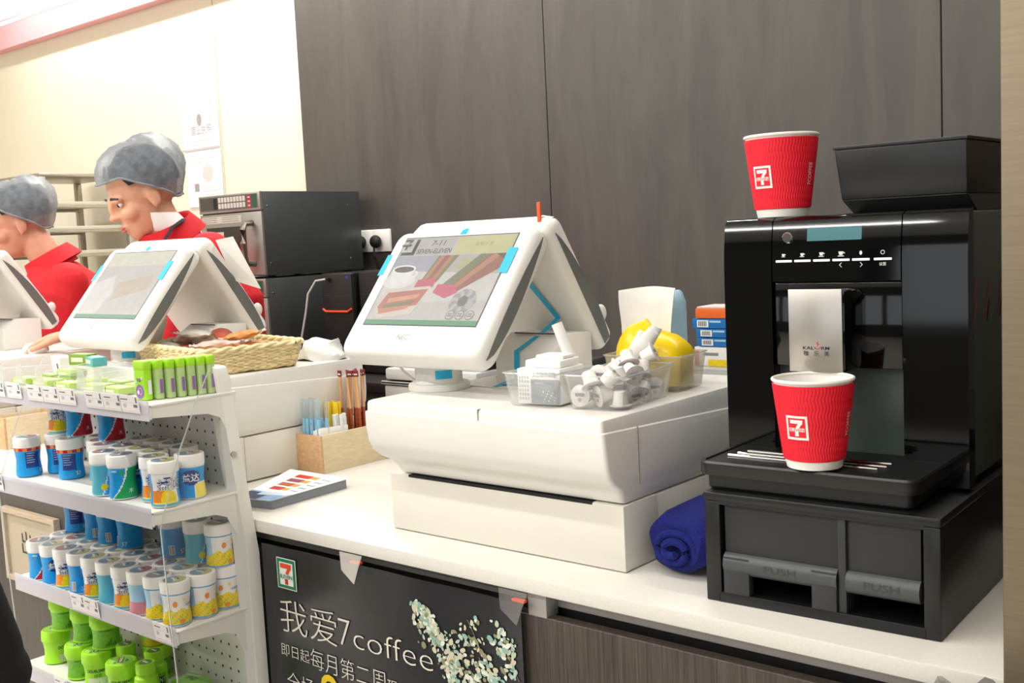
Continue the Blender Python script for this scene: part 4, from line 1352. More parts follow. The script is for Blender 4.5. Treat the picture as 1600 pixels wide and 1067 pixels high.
# yellow-green tubs behind
mb = None
def yellow_tub(x, y, z, label):
    t = thing('lemon_gum_tub', label, 'gum tub', (x, y, z), 0, 'yellow and lime gum tubs')
    mb = MB()
    mb.lathe((x, y, z), [(.022, 0), (.0255, .001), (.027, .012), (.0265, .03), (.024, .040)], JY, 36, mf=lambda a, q: JY if q < .022 + .006 * math.sin(a * 5) else GL)
    part(t, 'tub_body', mb)
    mb = MB(); mb.lathe((x, y, z), [(.025, .0395), (.0265, .040), (.026, .052), (.024, .054), (.02, .0545)], GL, 36); part(t, 'lid', mb)
yellow_tub(-1.310, -.080, Z4 + .0, 'lime and yellow gum tub between the stacked tubs at back')
yellow_tub(-1.168, -.060, Z4 + TBH, 'lime and yellow gum tub on top behind the small bottles')
def bottle(x, y, z, label, turn):
    t = thing('mint_gum_bottle', label, 'gum bottle', (x, y, z), FACE + turn, 'small lime gum bottles with round caps')
    mb = MB()
    mb.lathe((x, y, z), [(.018, 0), (.0215, .0015), (.022, .006), (.022, .040), (.0208, .048), (.016, .053), (.0155, .055)], GL, 40)
    wr = Wrap((x, y, z), lambda q: .0223, FACE + turn)
    mb.rect(-.018, .018, .010, .036, wr, GLB, .0002, 12)
    mb.text('MINT', .004, .018, .009, wr, MINT, .0005, 'c', .02, .024, .2)
    mb.rect(-.010, .016, .015, .029, wr, DMI, .0003, 10)
    part(t, 'bottle_body', mb)
    mb = MB(); mb.lathe((x, y, z), [(.0165, .055), (.0182, .0555), (.0182, .072), (.0172, .0745), (.0145, .075), (.0140, .0746)], GL, 36)
    ft = Frame((x, y, z + .0747), (1, 0, 0), (0, 1, 0)); mb.disc(0, 0, .0120, ft, mat('cap_print', '#6e8a5c', .5), .0002, 20); mb.rect(-.008, .008, -.002, .003, ft, MINT, .0004)
    part(t, 'cap', mb)
bottle(-1.112, -.098, Z4, 'small lime gum bottle, middle of the three bottles', .1)
bottle(-1.072, -.140, Z4, 'small lime gum bottle with mint lettering, front of three bottles', .1)
bottle(-1.192, -.110, Z4, 'small lime gum bottle, leftmost of the three bottles', .1)
for i, (x, y) in enumerate(((-1.03, -.075), (-1.005, -.14), (-.965, -.085))):
    t = thing('mint_gum_packet', 'flat lime gum packet lying on bottom shelf, %s from the bottles' % ORD[i], 'gum packet', (x, y, Z4), .2, 'flat lime gum packets')
    mb = MB()
    Tm = Matrix.Translation((x, y, Z4)) @ Matrix.Rotation(.12, 4, 'Z')
    mb.box(-.030, .030, -.024, .024, 0, .030, GLB, .003, T=Tm)
    ft = Frame(Tm @ Vector((0, 0, .030)), Tm.to_3x3() @ Vector((1, 0, 0)), Tm.to_3x3() @ Vector((0, 1, 0)))
    mb.text('绿箭', 0, -.004, .010, ft, DMI, .0003, 'c', .02)
    mb.poly([(-.026, .010), (.010, .014), (.010, .018), (-.026, .015)], ft, MINT, .0003)
    part(t, 'packet_body', mb)
# ---------------------------------------------------------------- top shelf: gum tubes and small green packets
Z1 = SHELVES[0][0] + .0002
LIMEC = mat('tube_lime', '#a6e02a', 0.35, var=0.04)
TUBEB = mat('tube_pale_green', '#b9d48e', 0.3, var=0.06, scale=80)
PURP = mat('tube_purple', '#8f63ac', 0.4)
tubes = [(-.962, -.163), (-.954, -.1455), (-.946, -.1285), (-.940, -.1115), (-.935, -.0945), (-.930, -.0780), (-.926, -.0615)]
tsrc = None
for i, (x, y) in enumerate(tubes):
    zt_ = Z1 + .012 * 0
    lb = 'lime-capped flat gum tube, %s of seven counted from the shelf front' % ORD[i]
    if tsrc is None or i == 1:
        t = thing('gum_tube', lb, 'gum tube', (x, y, zt_), 0.0, 'gum tubes lined up on the top shelf')
        mb = MB()
        def rr_(w, d, z): return [Vector((x + a, y + b, zt_ + z)) for a, b in rrect(-w, w, -d, d, min(w, d) * .8, 5)]
        mb.loft([rr_(.0185, .0065, 0), rr_(.0195, .0073, .002), rr_(.0195, .0073, .052)], GL if i == 0 else TUBEB)
        fr = Frame((x, y - .0076, zt_), (1, 0, 0), (0, 0, 1))
        if i == 0:
            mb.disc(0, .014, .0125, fr, PURP, .0003, 20); mb.disc(.002, .015, .006, fr, JW, .0005, 14); mb.disc(.002, .015, .0052, fr, PURP, .0006, 14)
            mb.disc(-.004, .013, .0035, fr, JW, .0007, 10)
            mb.poly([(-.013, .028), (.011, .036), (.011, .041), (-.013, .033)], fr, MINT, .0003)
            mb.text('绿箭', -.001, .0315, .005, fr, DMI, .0005, 'c', .01)
        fsd = Frame((x + .0196, y, zt_), (0, 1, 0), (0, 0, 1))
        mb.rect(-.003, .003, .010, .034, fsd, JW if i == 0 else PURP, .0003)
        part(t, 'tube_body', mb)
        mb = MB()
        mb.loft([rr_(.0198, .0076, .0515), rr_(.0202, .0080, .053), rr_(.0202, .0080, .064), rr_(.0190, .0070, .0665), rr_(.014, .005, .067)], LIMEC)
        ft = Frame((x, y, zt_ + .067), (1, 0, 0), (0, 1, 0)); mb.rect(-.011, .011, -.003, .003, ft, mat('cap_label', '#b7b9c9', .5), .0003)
        part(t, 'cap', mb)
        tsrc = t
    else:
        dup(tsrc, (x, y, zt_), 0, lb)
def packet(x, y, z, rz, col, label, s=(.030, .018, .012)):
    Tm = Matrix.Translation((x, y, z)) @ Matrix.Rotation(rz, 4, 'Z')
    mb = MB(); mb.box(-s[0], s[0], -s[1], s[1], 0, s[2], col, .002, T=Tm)
    ft = Frame(Tm @ Vector((0, 0, s[2])), Tm.to_3x3() @ Vector((1, 0, 0)), Tm.to_3x3() @ Vector((0, 1, 0)))
    mb.poly([(-s[0] * .8, -s[1] * .4), (s[0] * .7, -s[1] * .2), (s[0] * .7, s[1] * .4), (-s[0] * .8, s[1] * .2)], ft, MINT, .0003)
    fr = Frame(Tm @ Vector((0, -s[1], 0)), Tm.to_3x3() @ Vector((1, 0, 0)), (0, 0, 1))
    mb.rect(-s[0] * .7, s[0] * .5, s[2] * .3, s[2] * .7, fr, MINT, .0004)
    single('gum_packet', mb, label, 'gum packet', (x, y, z), 'small gum packets in the top shelf trays')
PG = mat('packet_green', '#a8c45a', .4, var=.1); PGD = mat('packet_dark_green', '#7f9d33', .4, var=.1); PTL = mat('packet_teal', '#5fb2b8', .4, var=.06)
pk = [(-1.43, -.14, 0, PG), (-1.43, -.09, 0, PGD), (-1.345, -.14, 0, PG), (-1.345, -.095, .1, PGD), (-1.345, -.09, -.05, PG), (-1.25, -.145, 0, PG), (-1.25, -.10, 0, PG), (-1.16, -.14, .1, PG), (-1.16, -.095, 0, PGD), (-1.075, -.145, 0, PG), (-1.075, -.10, 0, PG)]
names_ = ['front of leftmost tray', 'back of leftmost tray', 'front of second tray', 'middle of second tray under another', 'topmost of second tray', 'front of third tray', 'back of third tray', 'front of fourth tray', 'back of fourth tray', 'front of fifth tray', 'back of fifth tray']
for i, (x, y, rz, c) in enumerate(pk):
    z = Z1 + .012 * 0 + .002
    if i == 4: z += .0125
    packet(x, y, z, rz, c, 'small green gum packet, %s on top shelf' % names_[i])
packet(-1.335, -.070, Z1 + .034, .2, PGD, 'small upright green gum box behind the teal packet', (.028, .012, .022))
packet(-1.285, -.070, Z1 + .034, -.25, PTL, 'teal gum packet standing out on the top shelf', (.028, .014, .018))
mb = MB(); mb.box(-1.375, -1.235, -.085, -.05, Z1 + .008, Z1 + .033, FROST, .002)
single('packet_tray', mb, 'frosted riser tray under the teal gum packet', 'tray', (-1.3, -.067, Z1 + .008))
# ---------------------------------------------------------------- snack basket
WICK = mat('wicker', '#efdfae', 0.6, var=0.14, scale=70)
WICK2 = mat('wicker_dark', '#dcc68c', 0.65, var=0.12, scale=70)  # darker wicker tone for every third row, the base and the stakes
BYAW = math.radians(-10)
def bpos(u, v, z):  # basket local, u along its length, v depth, origin back right rim corner
    c_, s_ = math.cos(BYAW), math.sin(BYAW)
    return Vector((-1.158 + c_ * u - s_ * v, 0.351 + s_ * u + c_ * v, z))
bk = thing('wicker_basket', 'pale wicker basket of wrapped snacks on the middle till', 'basket', tuple(bpos(-.19, -.12, 1.1485)), BYAW)
Lb, Wb = 0.38, 0.24
def peri(f, n=150):
    """outline point at fraction f for level t (0 bottom, 1 rim)"""
    ins = 0.012 * (1 - f)
    x0, x1, y0, y1 = -Lb + ins, -ins, -Wb + ins, -ins
    pts = rrect(x0, x1, y0, y1, 0.028, 6)
    # resample
    d = [0]
    for a, b in zip(pts, pts[1:] + pts[:1]):
        d.append(d[-1] + math.hypot(b[0] - a[0], b[1] - a[1]))
    out = []
    for i in range(n):
        t = d[-1] * i / n
        j = max(k_ for k_ in range(len(pts)) if d[k_] <= t)
        a, b = pts[j], pts[(j + 1) % len(pts)]
        u = (t - d[j]) / max(1e-9, d[j + 1] - d[j])
        x, y = a[0] + (b[0] - a[0]) * u, a[1] + (b[1] - a[1]) * u
        nx, ny = b[1] - a[1], -(b[0] - a[0]); L = math.hypot(nx, ny) or 1
        out.append((x, y, nx / L, ny / L))
    return out
mb = MB()
ROWS = 13
NP = 168
for r in range(ROWS):
    f = r / (ROWS - 1)
    z = 1.1525 + 0.046 * f
    ring = []
    pp = peri(f, NP)
    for i, (x, y, nx, ny) in enumerate(pp):
        o_ = 0.0019 * math.sin(i * PI / 2 * 1.0 + (PI if r % 2 else 0) + PI / 4)
        ring.append(bpos(x + nx * o_, y + ny * o_, z + 0.0012 * math.sin(i * .5 + r)))
    mb.tube(ring + ring[:1], 0.0022, WICK if r % 3 else WICK2, 6, cap=False)
wall_ = part(bk, 'woven_wall', mb)
mb = MB()
pp = peri(1.02, 200)
for ph in (0, PI):
    ring = [bpos(x + nx * .003 * math.cos(i * .55 + ph), y + ny * .003 * math.cos(i * .55 + ph), 1.2025 + .003 * math.sin(i * .55 + ph)) for i, (x, y, nx, ny) in enumerate(pp)]
    mb.tube(ring + ring[:1], .0038, WICK, 6, cap=False)
part(bk, 'braided_rim', mb)
mb = MB()
pp = peri(0.02, 60)
mb.face([bpos(x, y, 1.1500) for x, y, _, _ in pp], WICK2)
mb.face([bpos(x, y, 1.1520) for x, y, _, _ in pp], WICK2)
part(bk, 'base', mb)
mb = MB()
for i, (x, y, nx, ny) in enumerate(peri(0, 42)):
    q = peri(1, 42)[i]
    mb.tube([bpos(x, y, 1.150), bpos(q[0], q[1], 1.200)], .0018, WICK2, 5)
part(bk, 'stakes', mb)
# wrapped snacks
FOIL = [mat('snack_brown', '#9c5a3c', .35, var=.35, scale=45), mat('snack_orange', '#cf8f55', .35, var=.3, scale=45), mat('snack_pink', '#d9b3a6', .35, var=.2, scale=45), mat('snack_white', '#ece6e0', .4, var=.06), mat('snack_red', '#a34b3a', .35, var=.3, scale=45)]
FOILC = clear('snack_film', '#f0e9e2', .45, .15, .3, .3, 60)
sr = random.Random(5)
SD = ['brown', 'orange', 'pale pink', 'white', 'red-brown']
def snack(u, v, z, rz, k, tilt, label):
    p = bpos(u, v, z)
    t = thing('wrapped_snack', label, 'snack', tuple(p), 0, 'wrapped snacks in the wicker basket')
    Tm = Matrix.Translation(p) @ Matrix.Rotation(rz, 4, 'Z') @ Matrix.Rotation(tilt, 4, 'Y')
    mb = MB()
    rings = []
    n = 12
    for i in range(11):
        s_ = i / 10
        x = -.042 + .084 * s_
        e = max(.04, math.sin(PI * min(1, max(0, (s_ - .02) / .96)))) ** .45
        rings.append([Tm @ Vector((x, (.021 * (.65 + .35 * e) + .0015 * math.sin(j * 3 + i)) * math.cos(2 * PI * j / n), .010 + .010 * e * math.sin(2 * PI * j / n) + .0012 * math.sin(i * 2.3 + j))) for j in range(n)])
    mb.loft(rings, FOIL[k])
    part(t, 'pouch', mb)
    for sg in (-1, 1):
        mb = MB()
        V = []
        for i in range(9):
            y = -.018 + .036 * i / 8
            V.append((Tm @ Vector((sg * .040, y * .8, .010 + .0025 * math.sin(i * 2.1))), Tm @ Vector((sg * (.052 + .0012 * (i % 2)), y, .012 + .003 * math.sin(i * 2.1 + 1)))))
        for a, b in zip(V[:-1], V[1:]):
            mb.face([a[0], b[0], b[1], a[1]], FOIL[3])
        part(t, 'crimped_end', mb)
where = ['lowest', 'near the left rim', 'in the front left', 'in the middle', 'near the front rim', 'near the right end', 'in the back row left', 'in the back middle', 'in the back right', 'topmost left', 'topmost middle', 'topmost right', 'tilted at the right', 'tilted at the left']
sp = [(-.30, -.12, 0, 2), (-.33, -.07, .4, 3), (-.31, -.18, -.3, 3), (-.22, -.12, .2, 0), (-.22, -.18, .1, 4), (-.10, -.12, -.2, 1), (-.27, -.05, .2, 3), (-.19, -.055, -.2, 0), (-.10, -.055, .3, 1),
      (-.28, -.13, .5, 3), (-.20, -.10, -.4, 4), (-.12, -.09, .6, 1), (-.09, -.17, 1.1, 2), (-.33, -.12, 1.3, 2)]
for i, (u, v, rz, k) in enumerate(sp):
    z = 1.175 + (.022 if i > 8 else 0.004 * (i % 3)) + (.012 if i in (9, 10, 11) else 0)
    snack(u, v, z, rz, k, sr.uniform(-.2, .2), '%s wrapped snack, %s in the wicker basket' % (SD[k], where[i]))

# ---------------------------------------------------------------- wooden straw box with straws
BIRCH = wood('birch_ply', '#dcc7a0', '#e9d9b8', .5, (1.5, 1.5, 8), 18, .05)
BIRCHE = wood('oak_end', '#cfa173', '#e0bb91', .5, (8, 1, 10), 10, .05)
def straw_box(x0, x1, y0, y1, label, nm='straw_box'):
    t = thing(nm, label, 'box', ((x0 + x1) / 2, (y0 + y1) / 2, .92))
    H = .083; w_ = .006
    for ya, yb in ((y0, y0 + w_), (y1 - w_, y1)):
        mb = MB(); mb.box(x0, x1, ya, yb, .92, .92 + H, BIRCHE, .0008); part(t, 'end_board', mb)
    for xa, xb in ((x1 - w_, x1), (x0, x0 + w_)):
        mb = MB(); mb.box(xa, xb, y0 + w_, y1 - w_, .92, .92 + H, BIRCH, .0008); part(t, 'side_board', mb)
    mb = MB(); mb.box(x0 + w_, x1 - w_, y0 + w_, y1 - w_, .9205, .926, BIRCH); part(t, 'floor_board', mb)
    return t
straw_box(-1.168, -1.084, .312, .515, 'open birch box of straws between the two tills')
straw_box(-2.172, -2.090, .10, .245, 'small birch box left behind the gum rack', 'birch_box')
KRAFT = mat('straw_kraft', '#d9a877', .5, var=.05); RUST = mat('straw_rust_print', '#a94f2b', .5, var=.25, scale=300)
SBLUE = mat('straw_blue', '#86c8e6', .35, var=.1); SYEL = mat('straw_yellow', '#f4cf1f', .4); SWHT = mat('straw_white', '#e9edea', .5)
MAROON = mat('straw_tip_maroon', '#7c1f20', .5)
SFILM = clear('straw_film', '#cfe3ec', .22, .1, .25)
def straw_set(kind, pts, z0, L, label, group):
    src = None
    for i, (x, y, lx, ly) in enumerate(pts):
        lb = label % (ORD[i])
        if src is None:
            src = thing('straw', lb, 'straw', (x, y, z0), 0, group)
            P0 = Vector((x, y, z0))
            if kind == 'brown':
                mb = MB(); mb.tube([P0, P0 + Vector((0, 0, L * .58))], .0042, RUST, 10, flat=.8)
                mb.tube([P0 + Vector((0, 0, L * .58)), P0 + Vector((0, 0, L * .93))], .0040, KRAFT, 10, flat=.8); part(src, 'straw_body', mb)
                mb = MB(); mb.box(x - .0062, x + .0062, y - .001, y + .001, z0 + L * .93, z0 + L, MAROON, .0004)
                f_ = Frame((x, y - .0012, z0 + L * .945), (1, 0, 0), (0, 0, 1)); mb.rect(-.004, .004, .001, .004, f_, JW, .0003); part(src, 'printed_tip', mb)
            elif kind == 'blue':
                mb = MB(); mb.tube([P0, P0 + Vector((0, 0, L * .72))], .0048, SBLUE, 10); part(src, 'straw_body', mb)
                mb = MB(); mb.tube([P0 + Vector((0, 0, 0)), P0 + Vector((0, 0, L))], .0062, SFILM, 10, flat=.7); part(src, 'film_sleeve', mb)
            else:
                mb = MB(); mb.tube([P0, P0 + Vector((0, 0, L))], .0040, SYEL if kind == 'yellow' else SWHT, 10); part(src, 'straw_body', mb)
            src.rotation_euler = (lx, ly, 0)
        else:
            dup(src, (x, y, z0), (lx, ly, sr.uniform(-.6, .6)), lb)
ss = random.Random(9)
straw_set('brown', [(-1.150 + .012 * (i % 4) + .006 * (i // 4), .432 + .017 * (i // 4) + .002 * (i % 2), ss.uniform(-.05, .05), ss.uniform(-.03, .06)) for i in range(11)], .927, .200, 'brown wrapped straw with maroon tip, %s of the brown bundle', 'brown wrapped straws')
straw_set('blue', [(-1.152 + .0135 * (i % 5), .326 + .016 * (i // 5), ss.uniform(-.04, .02), ss.uniform(-.06, .02)) for i in range(10)], .927, .150, 'blue straw in clear film, %s of the blue bundle', 'blue straws in film')
straw_set('yellow', [(-1.150 + .011 * (i % 4), .392 + .012 * (i // 4), ss.uniform(-.03, .03), ss.uniform(-.03, .03)) for i in range(7)], .927, .135, 'yellow straw, %s of the yellow bundle', 'yellow straws')
straw_set('white', [(-1.105 + .008 * (i % 2), .372 + .012 * (i // 2), ss.uniform(-.03, .03), ss.uniform(-.05, .03)) for i in range(6)], .927, .112, 'white straw, %s of the white bundle beside the yellow straws', 'white straws')
mb = MB(); mb.hexa([(-1.118, .322, .975), (-1.093, .322, .975), (-1.093, .40, .975), (-1.118, .40, .975), (-1.120, .322, 1.010), (-1.095, .322, 1.018), (-1.093, .40, 1.015), (-1.120, .40, 1.006)], PAPER, .002)
single('napkin_pack', mb, 'white folded paper tucked in front of the straws', 'paper', (-1.105, .36, .975))

# ---------------------------------------------------------------- flyers
t = thing('flyer_stack', 'stack of printed coffee flyers on the counter beside the gum rack', 'flyers', (-1.0, .16, .92), 0)
GP = mat('flyer_edges', '#8b9098', .6, var=.12, scale=2, stretch=(1, 1, 900))
F0 = [Vector((-1.008, .048, 0)), Vector((-.930, .062, 0)), Vector((-.938, .252, 0)), Vector((-1.115, .250, 0))]
mb = MB(); mb.hexa([p + Vector((0, 0, .9205)) for p in F0] + [p + Vector((0, 0, .9375)) for p in F0], GP); part(t, 'paper_block', mb)
G0 = [Vector((-1.005, .040, .939)), Vector((-.925, .055, .939)), Vector((-.935, .258, .9395)), Vector((-1.122, .258, .9395))]
class Quad:
    def __init__(s, q): s.q = q
    def __call__(s, x, y, h=0):
        a = s.q[0].lerp(s.q[1], x); b = s.q[3].lerp(s.q[2], x)
        return a.lerp(b, y) + Vector((0, 0, h))
qf = Quad(G0)
mb = MB()
mb.hexa([p + Vector((0, 0, -.0008)) for p in G0] + G0, PAPER)
mb.rect(0, 1, 0, .26, qf, mat('flyer_blue', '#8fb3d8', .5, var=.25, scale=60), .0003)
mb.rect(0, .55, 0, .22, qf, mat('flyer_navy', '#343a66', .5, var=.2, scale=90), .0005)
mb.poly([(.3, .14), (1, .18), (1, .25), (.3, .24)], qf, mat('flyer_pale', '#c9dbea', .5), .0006)
FR = [mat('flyer_red', '#bf2a2a', .5), mat('flyer_rust', '#b9582f', .5), mat('flyer_plum', '#93445a', .5), mat('flyer_crimson', '#cf2a1e', .5)]
for i in range(4):
    y = .34 + .145 * i
    mb.rect(.28, .55, y, y + .10, qf, FR[i], .0004); mb.rect(.55, .68, y + .01, y + .09, qf, mat('flyer_gold', '#d9a03a', .5), .0004)
for i in range(5):
    mb.rect(.76, .92, .36 + .11 * i, .38 + .11 * i, qf, GREYINK, .0004)
part(t, 'top_flyer', mb)

# ---------------------------------------------------------------- clear bins on the near till
ZB = 1.1487
def bin_(x0, x1, y0, y1, z0, h, m, label, name='clear_bin', flare=.006, rz=0.0):
    cx, cy = (x0 + x1) / 2, (y0 + y1) / 2
    Tm = Matrix.Translation((cx, cy, z0)) @ Matrix.Rotation(rz, 4, 'Z')
    w_, d_ = (x1 - x0) / 2, (y1 - y0) / 2
    mb = MB()
    def ring(i, z): return [Tm @ Vector((x, y, z)) for x, y in rrect(-w_ + i, w_ - i, -d_ + i, d_ - i, .008, 4)]
    mb.loft([ring(flare + .003, 0), ring(flare, .003), ring(0, h), ring(-.002, h + .0005), ring(-.002, h + .002), ring(.001, h + .002), ring(flare + .0015, .004)], m, cap=False)
    mb.face(ring(flare + .003, 0.0003), m)
    mb.tube(ring(-.0008, h + .0012) + ring(-.0008, h + .0012)[:1], .0011, EDGE, 5, cap=False)
    return single(name, mb, label, 'bin', (cx, cy, z0), 'clear plastic bins on the near till')
bin_(-.370, -.274, .092, .205, ZB, .050, clear('milky_plastic', '#f1f1ee', .13, .15, .14), 'small clear bin holding the printed sugar carton', rz=.0)
bin_(-.268, -.168, .105, .272, ZB, .050, CLEAR, 'clear bin full of white creamer cups at the till corner', rz=.10)
bin_(-.325, -.185, .296, .396, ZB, .056, clear('smoky_plastic', '#d3cfc2', .28, .15, .14), 'smoky clear bin at the back holding a yellow bag', rz=.08)
# sugar carton
t = thing('sugar_carton', 'grey and white sugar carton inside the small clear bin', 'carton', (-.318, .145, ZB + .003), .12)
Tm = Matrix.Translation((-.318, .147, ZB + .003)) @ Matrix.Rotation(.12, 4, 'Z')
mb = MB(); mb.box(-.038, .038, -.036, .036, 0, .054, PAPER, .001, T=Tm)
ff = Frame(Tm @ Vector((0, -.036, 0)), Tm.to_3x3() @ Vector((1, 0, 0)), (0, 0, 1))
SG = mat('carton_slate', '#9aa0a6', .5)
mb.rect(-.014, .038, .001, .038, ff, SG, .0003)
mb.text('太古咖啡调糖', .010, .042, .0062, ff, GREYINK, .0004, 'c', 0, .042)
mb.text('TAIKOO', -.012 + .004, .031, .0032, ff, PAPER, .0006, 'l', .01)
for i in range(13):
    mb.disc(.008 + .026 * ((i * 37) % 11) / 11, .004 + .018 * ((i * 53) % 13) / 13, .0009 + .0005 * (i % 2), ff, PAPER, .0006, 6)
for i in range(6):
    for j in range(4):
        mb.rect(-.035 + j * .0048, -.0322 + j * .0048, .006 + i * .0065, .010 + i * .0065, ff, mat('carton_pale_ink', '#c3c5c6', .6), .0004)
part(t, 'carton_body', mb)
mb = MB(); mb.box(-.030, .034, -.026, .034, .054, .066, PAPER, .003, T=Tm); mb.box(-.02, .03, -.01, .03, .066, .072, PAPER, .002, T=Tm); part(t, 'sugar_sachets', mb)
# creamer cups
CRW = mat('creamer_white', '#efece6', .35, var=.02)
LIDP = mat('creamer_lid', '#dedad6', .5, var=.12, scale=120)
csrc = None
cpos = [(-.241, .122, .004, 1.45, .1), (-.205, .126, .006, 1.7, -.5), (-.178, .130, .002, 3.14, 0), (-.236, .160, .003, 1.2, .8), (-.202, .165, .004, .3, .2), (-.178, .170, .004, 1.9, 1.2), (-.240, .205, .004, .4, 2), (-.205, .210, .005, 1.5, 2.8), (-.178, .215, .004, 2.2, .4), (-.240, .250, .004, 1.4, 1.5), (-.205, .255, .005, .6, 2.2), (-.179, .258, .004, 1.7, .7),
        (-.226, .118, .030, 2.6, 1.2), (-.192, .122, .032, .8, 2.1), (-.219, .145, .034, 1.6, .3), (-.190, .150, .034, 2.9, 1.9), (-.226, .190, .034, 1.2, 2.5), (-.190, .195, .034, 2.0, 1.1), (-.222, .235, .034, .5, .5), (-.190, .240, .034, 2.7, .2), (-.206, .215, .052, 2.5, .9), (-.190, .262, .052, 1.1, 2.0)]
for i, (x, y, z, a, b) in enumerate(cpos):
    lb = 'white creamer cup, %s in the clear bin' % (['lowest front left corner', 'lowest front middle', 'upright at lowest front right', 'lowest left second row', 'lowest middle second row', 'lowest right second row', 'lowest left third row', 'lowest middle third row', 'lowest right third row', 'lowest back left', 'lowest back middle', 'lowest back right',
             'upper front left', 'upper front right', 'upper left behind the front', 'upper right behind the front', 'upper middle left', 'upper middle right', 'upper back left', 'upper back right', 'topmost middle', 'topmost back'][i])
    rot = (a, 0, b)
    ca_, sa_ = math.cos(.10), math.sin(.10)
    dx_, dy_ = (x + .208) * .92, (y - .190) * .86
    x, y = -.217 + ca_ * dx_ - sa_ * dy_, .189 + sa_ * dx_ + ca_ * dy_
    if csrc is None:
        csrc = thing('creamer_cup', lb, 'creamer', (0, 0, 0), 0, 'creamer cups heaped in the bin')
        mb = MB(); mb.lathe((0, 0, -.011), [(.0085, 0), (.0098, .001), (.0112, .014), (.0125, .0205), (.0160, .0215)], CRW, 24, cap=(True, False)); part(csrc, 'cup', mb)
        mb = MB(); mb.lathe((0, 0, -.011), [(.0163, .0210), (.0165, .0222), (.0155, .0227)], LIDP, 24)
        ft = Frame((0, 0, .0118), (1, 0, 0), (0, 1, 0)); mb.rect(-.008, .008, -.001, .004, ft, GREYINK, .0003); mb.disc(0, -.006, .003, ft, mat('lid_rust', '#b98d7f', .6), .0003, 8)
        part(csrc, 'foil_lid', mb)
        csrc.location = (x, y, ZB + z + .014); csrc.rotation_euler = rot
    else:
        dup(csrc, (x, y, ZB + z + .014), rot, lb)
# stick sachets and tissue
def stick(p, q, wd, label, m=PAPER):
    p, q = Vector(p), Vector(q)
    mb = MB()
    d = (q - p).normalized(); s_ = d.cross(Vector((.6, -.75, 0))).normalized() if abs(d.z) > .3 else Vector((0, 0, 1))
    side = d.cross(Vector((-.65, .75, -.1))).normalized(); n_ = side.cross(d).normalized()
    rings = []
    for i in range(7):
        u = i / 6; e = .35 + .65 * math.sin(PI * (.1 + .8 * u))
        c_ = p.lerp(q, u)
        rings.append([c_ + side * wd * math.cos(2 * PI * j / 10) + n_ * wd * .45 * e * math.sin(2 * PI * j / 10) for j in range(10)])
    mb.loft(rings, m)
    single('sugar_stick', mb, label, 'sugar stick', tuple(p), 'paper sugar sticks in the bins')
stick((-.292, .172, ZB + .055), (-.312, .160, ZB + .122), .0085, 'tall white paper sugar stick standing in the small bin')
stick((-.262, .270, ZB + .045), (-.235, .285, ZB + .098), .0085, 'white sugar stick leaning left behind the creamers')
stick((-.255, .252, ZB + .045), (-.205, .268, ZB + .102), .010, 'white sugar stick leaning far right behind the creamers')
stick((-.252, .285, ZB + .045), (-.214, .292, ZB + .106), .009, 'white sugar stick leaning behind the other two sticks')
mb = MB()
TS = mat('tissue', '#f6f5f0', .85, var=.02)
N = 10
def tp(i, j):
    u, v = i / N, j / N
    return Vector((-.372 + .108 * u + .004 * math.sin(v * 5) * (1 - u), .405 + .012 * math.sin(u * 3.1) + .004 * math.sin(u * 9 + v * 4) + .02 * v, ZB + .03 + .125 * v + .006 * math.sin(u * 2.6) * v))
for i in range(N):
    for j in range(N):
        mb.face([tp(i, j), tp(i + 1, j), tp(i + 1, j + 1), tp(i, j + 1)], TS, True)
for i in range(N):
    for j in range(N):
        o_ = Vector((0, .0025, 0)); mb.face([tp(i, j) + o_, tp(i, j + 1) + o_, tp(i + 1, j + 1) + o_, tp(i + 1, j) + o_], TS, True)
bmesh.ops.remove_doubles(mb.bm, verts=mb.bm.verts, dist=1e-5)
single('tissue', mb, 'white paper napkin standing up behind the yellow bag', 'napkin', (-.24, .42, ZB + .03))
mb = MB()
YB_ = mat('yellow_plastic_bag', '#f6d200', .3, var=.05, bump=.6, bscale=30)
rings = []
for i in range(11):
    v = i / 10
    zc = ZB + .008 + .092 * v
    e_ = math.sqrt(max(0.02, 1 - max(0, (v - .45) / .56) ** 2)); rx = (.060 + .006 * v) * e_; ry = (.041 + .004 * v) * e_
    rings.append([Vector((-.254 + rx * (1 + .03 * math.sin(3 * a + i)) * math.copysign(abs(math.cos(a)) ** .6, math.cos(a)), .343 + ry * (1 + .03 * math.sin(4 * a + 2 * i)) * math.copysign(abs(math.sin(a)) ** .6, math.sin(a)), zc + (.004 * math.sin(a * 2 + 1) - .010 * math.cos(a)) * v)) for a in [2 * PI * j / 28 for j in range(28)]])
mb.loft(rings, YB_)
single('yellow_bag', mb, 'crumpled bright yellow plastic bag stuffed in the smoky bin', 'bag', (-.21, .375, ZB + .006))
mb = MB()
mb.lathe((-.292, .475, 1.1485), [(.016, 0), (.018, .002), (.018, .13), (.012, .148), (.008, .152)], mat('pale_blue_bottle', '#a9cbe0', .35), 24)
single('blue_bottle', mb, 'small pale blue bottle peeking out right of the napkin', 'bottle', (-.292, .475, 1.1485))

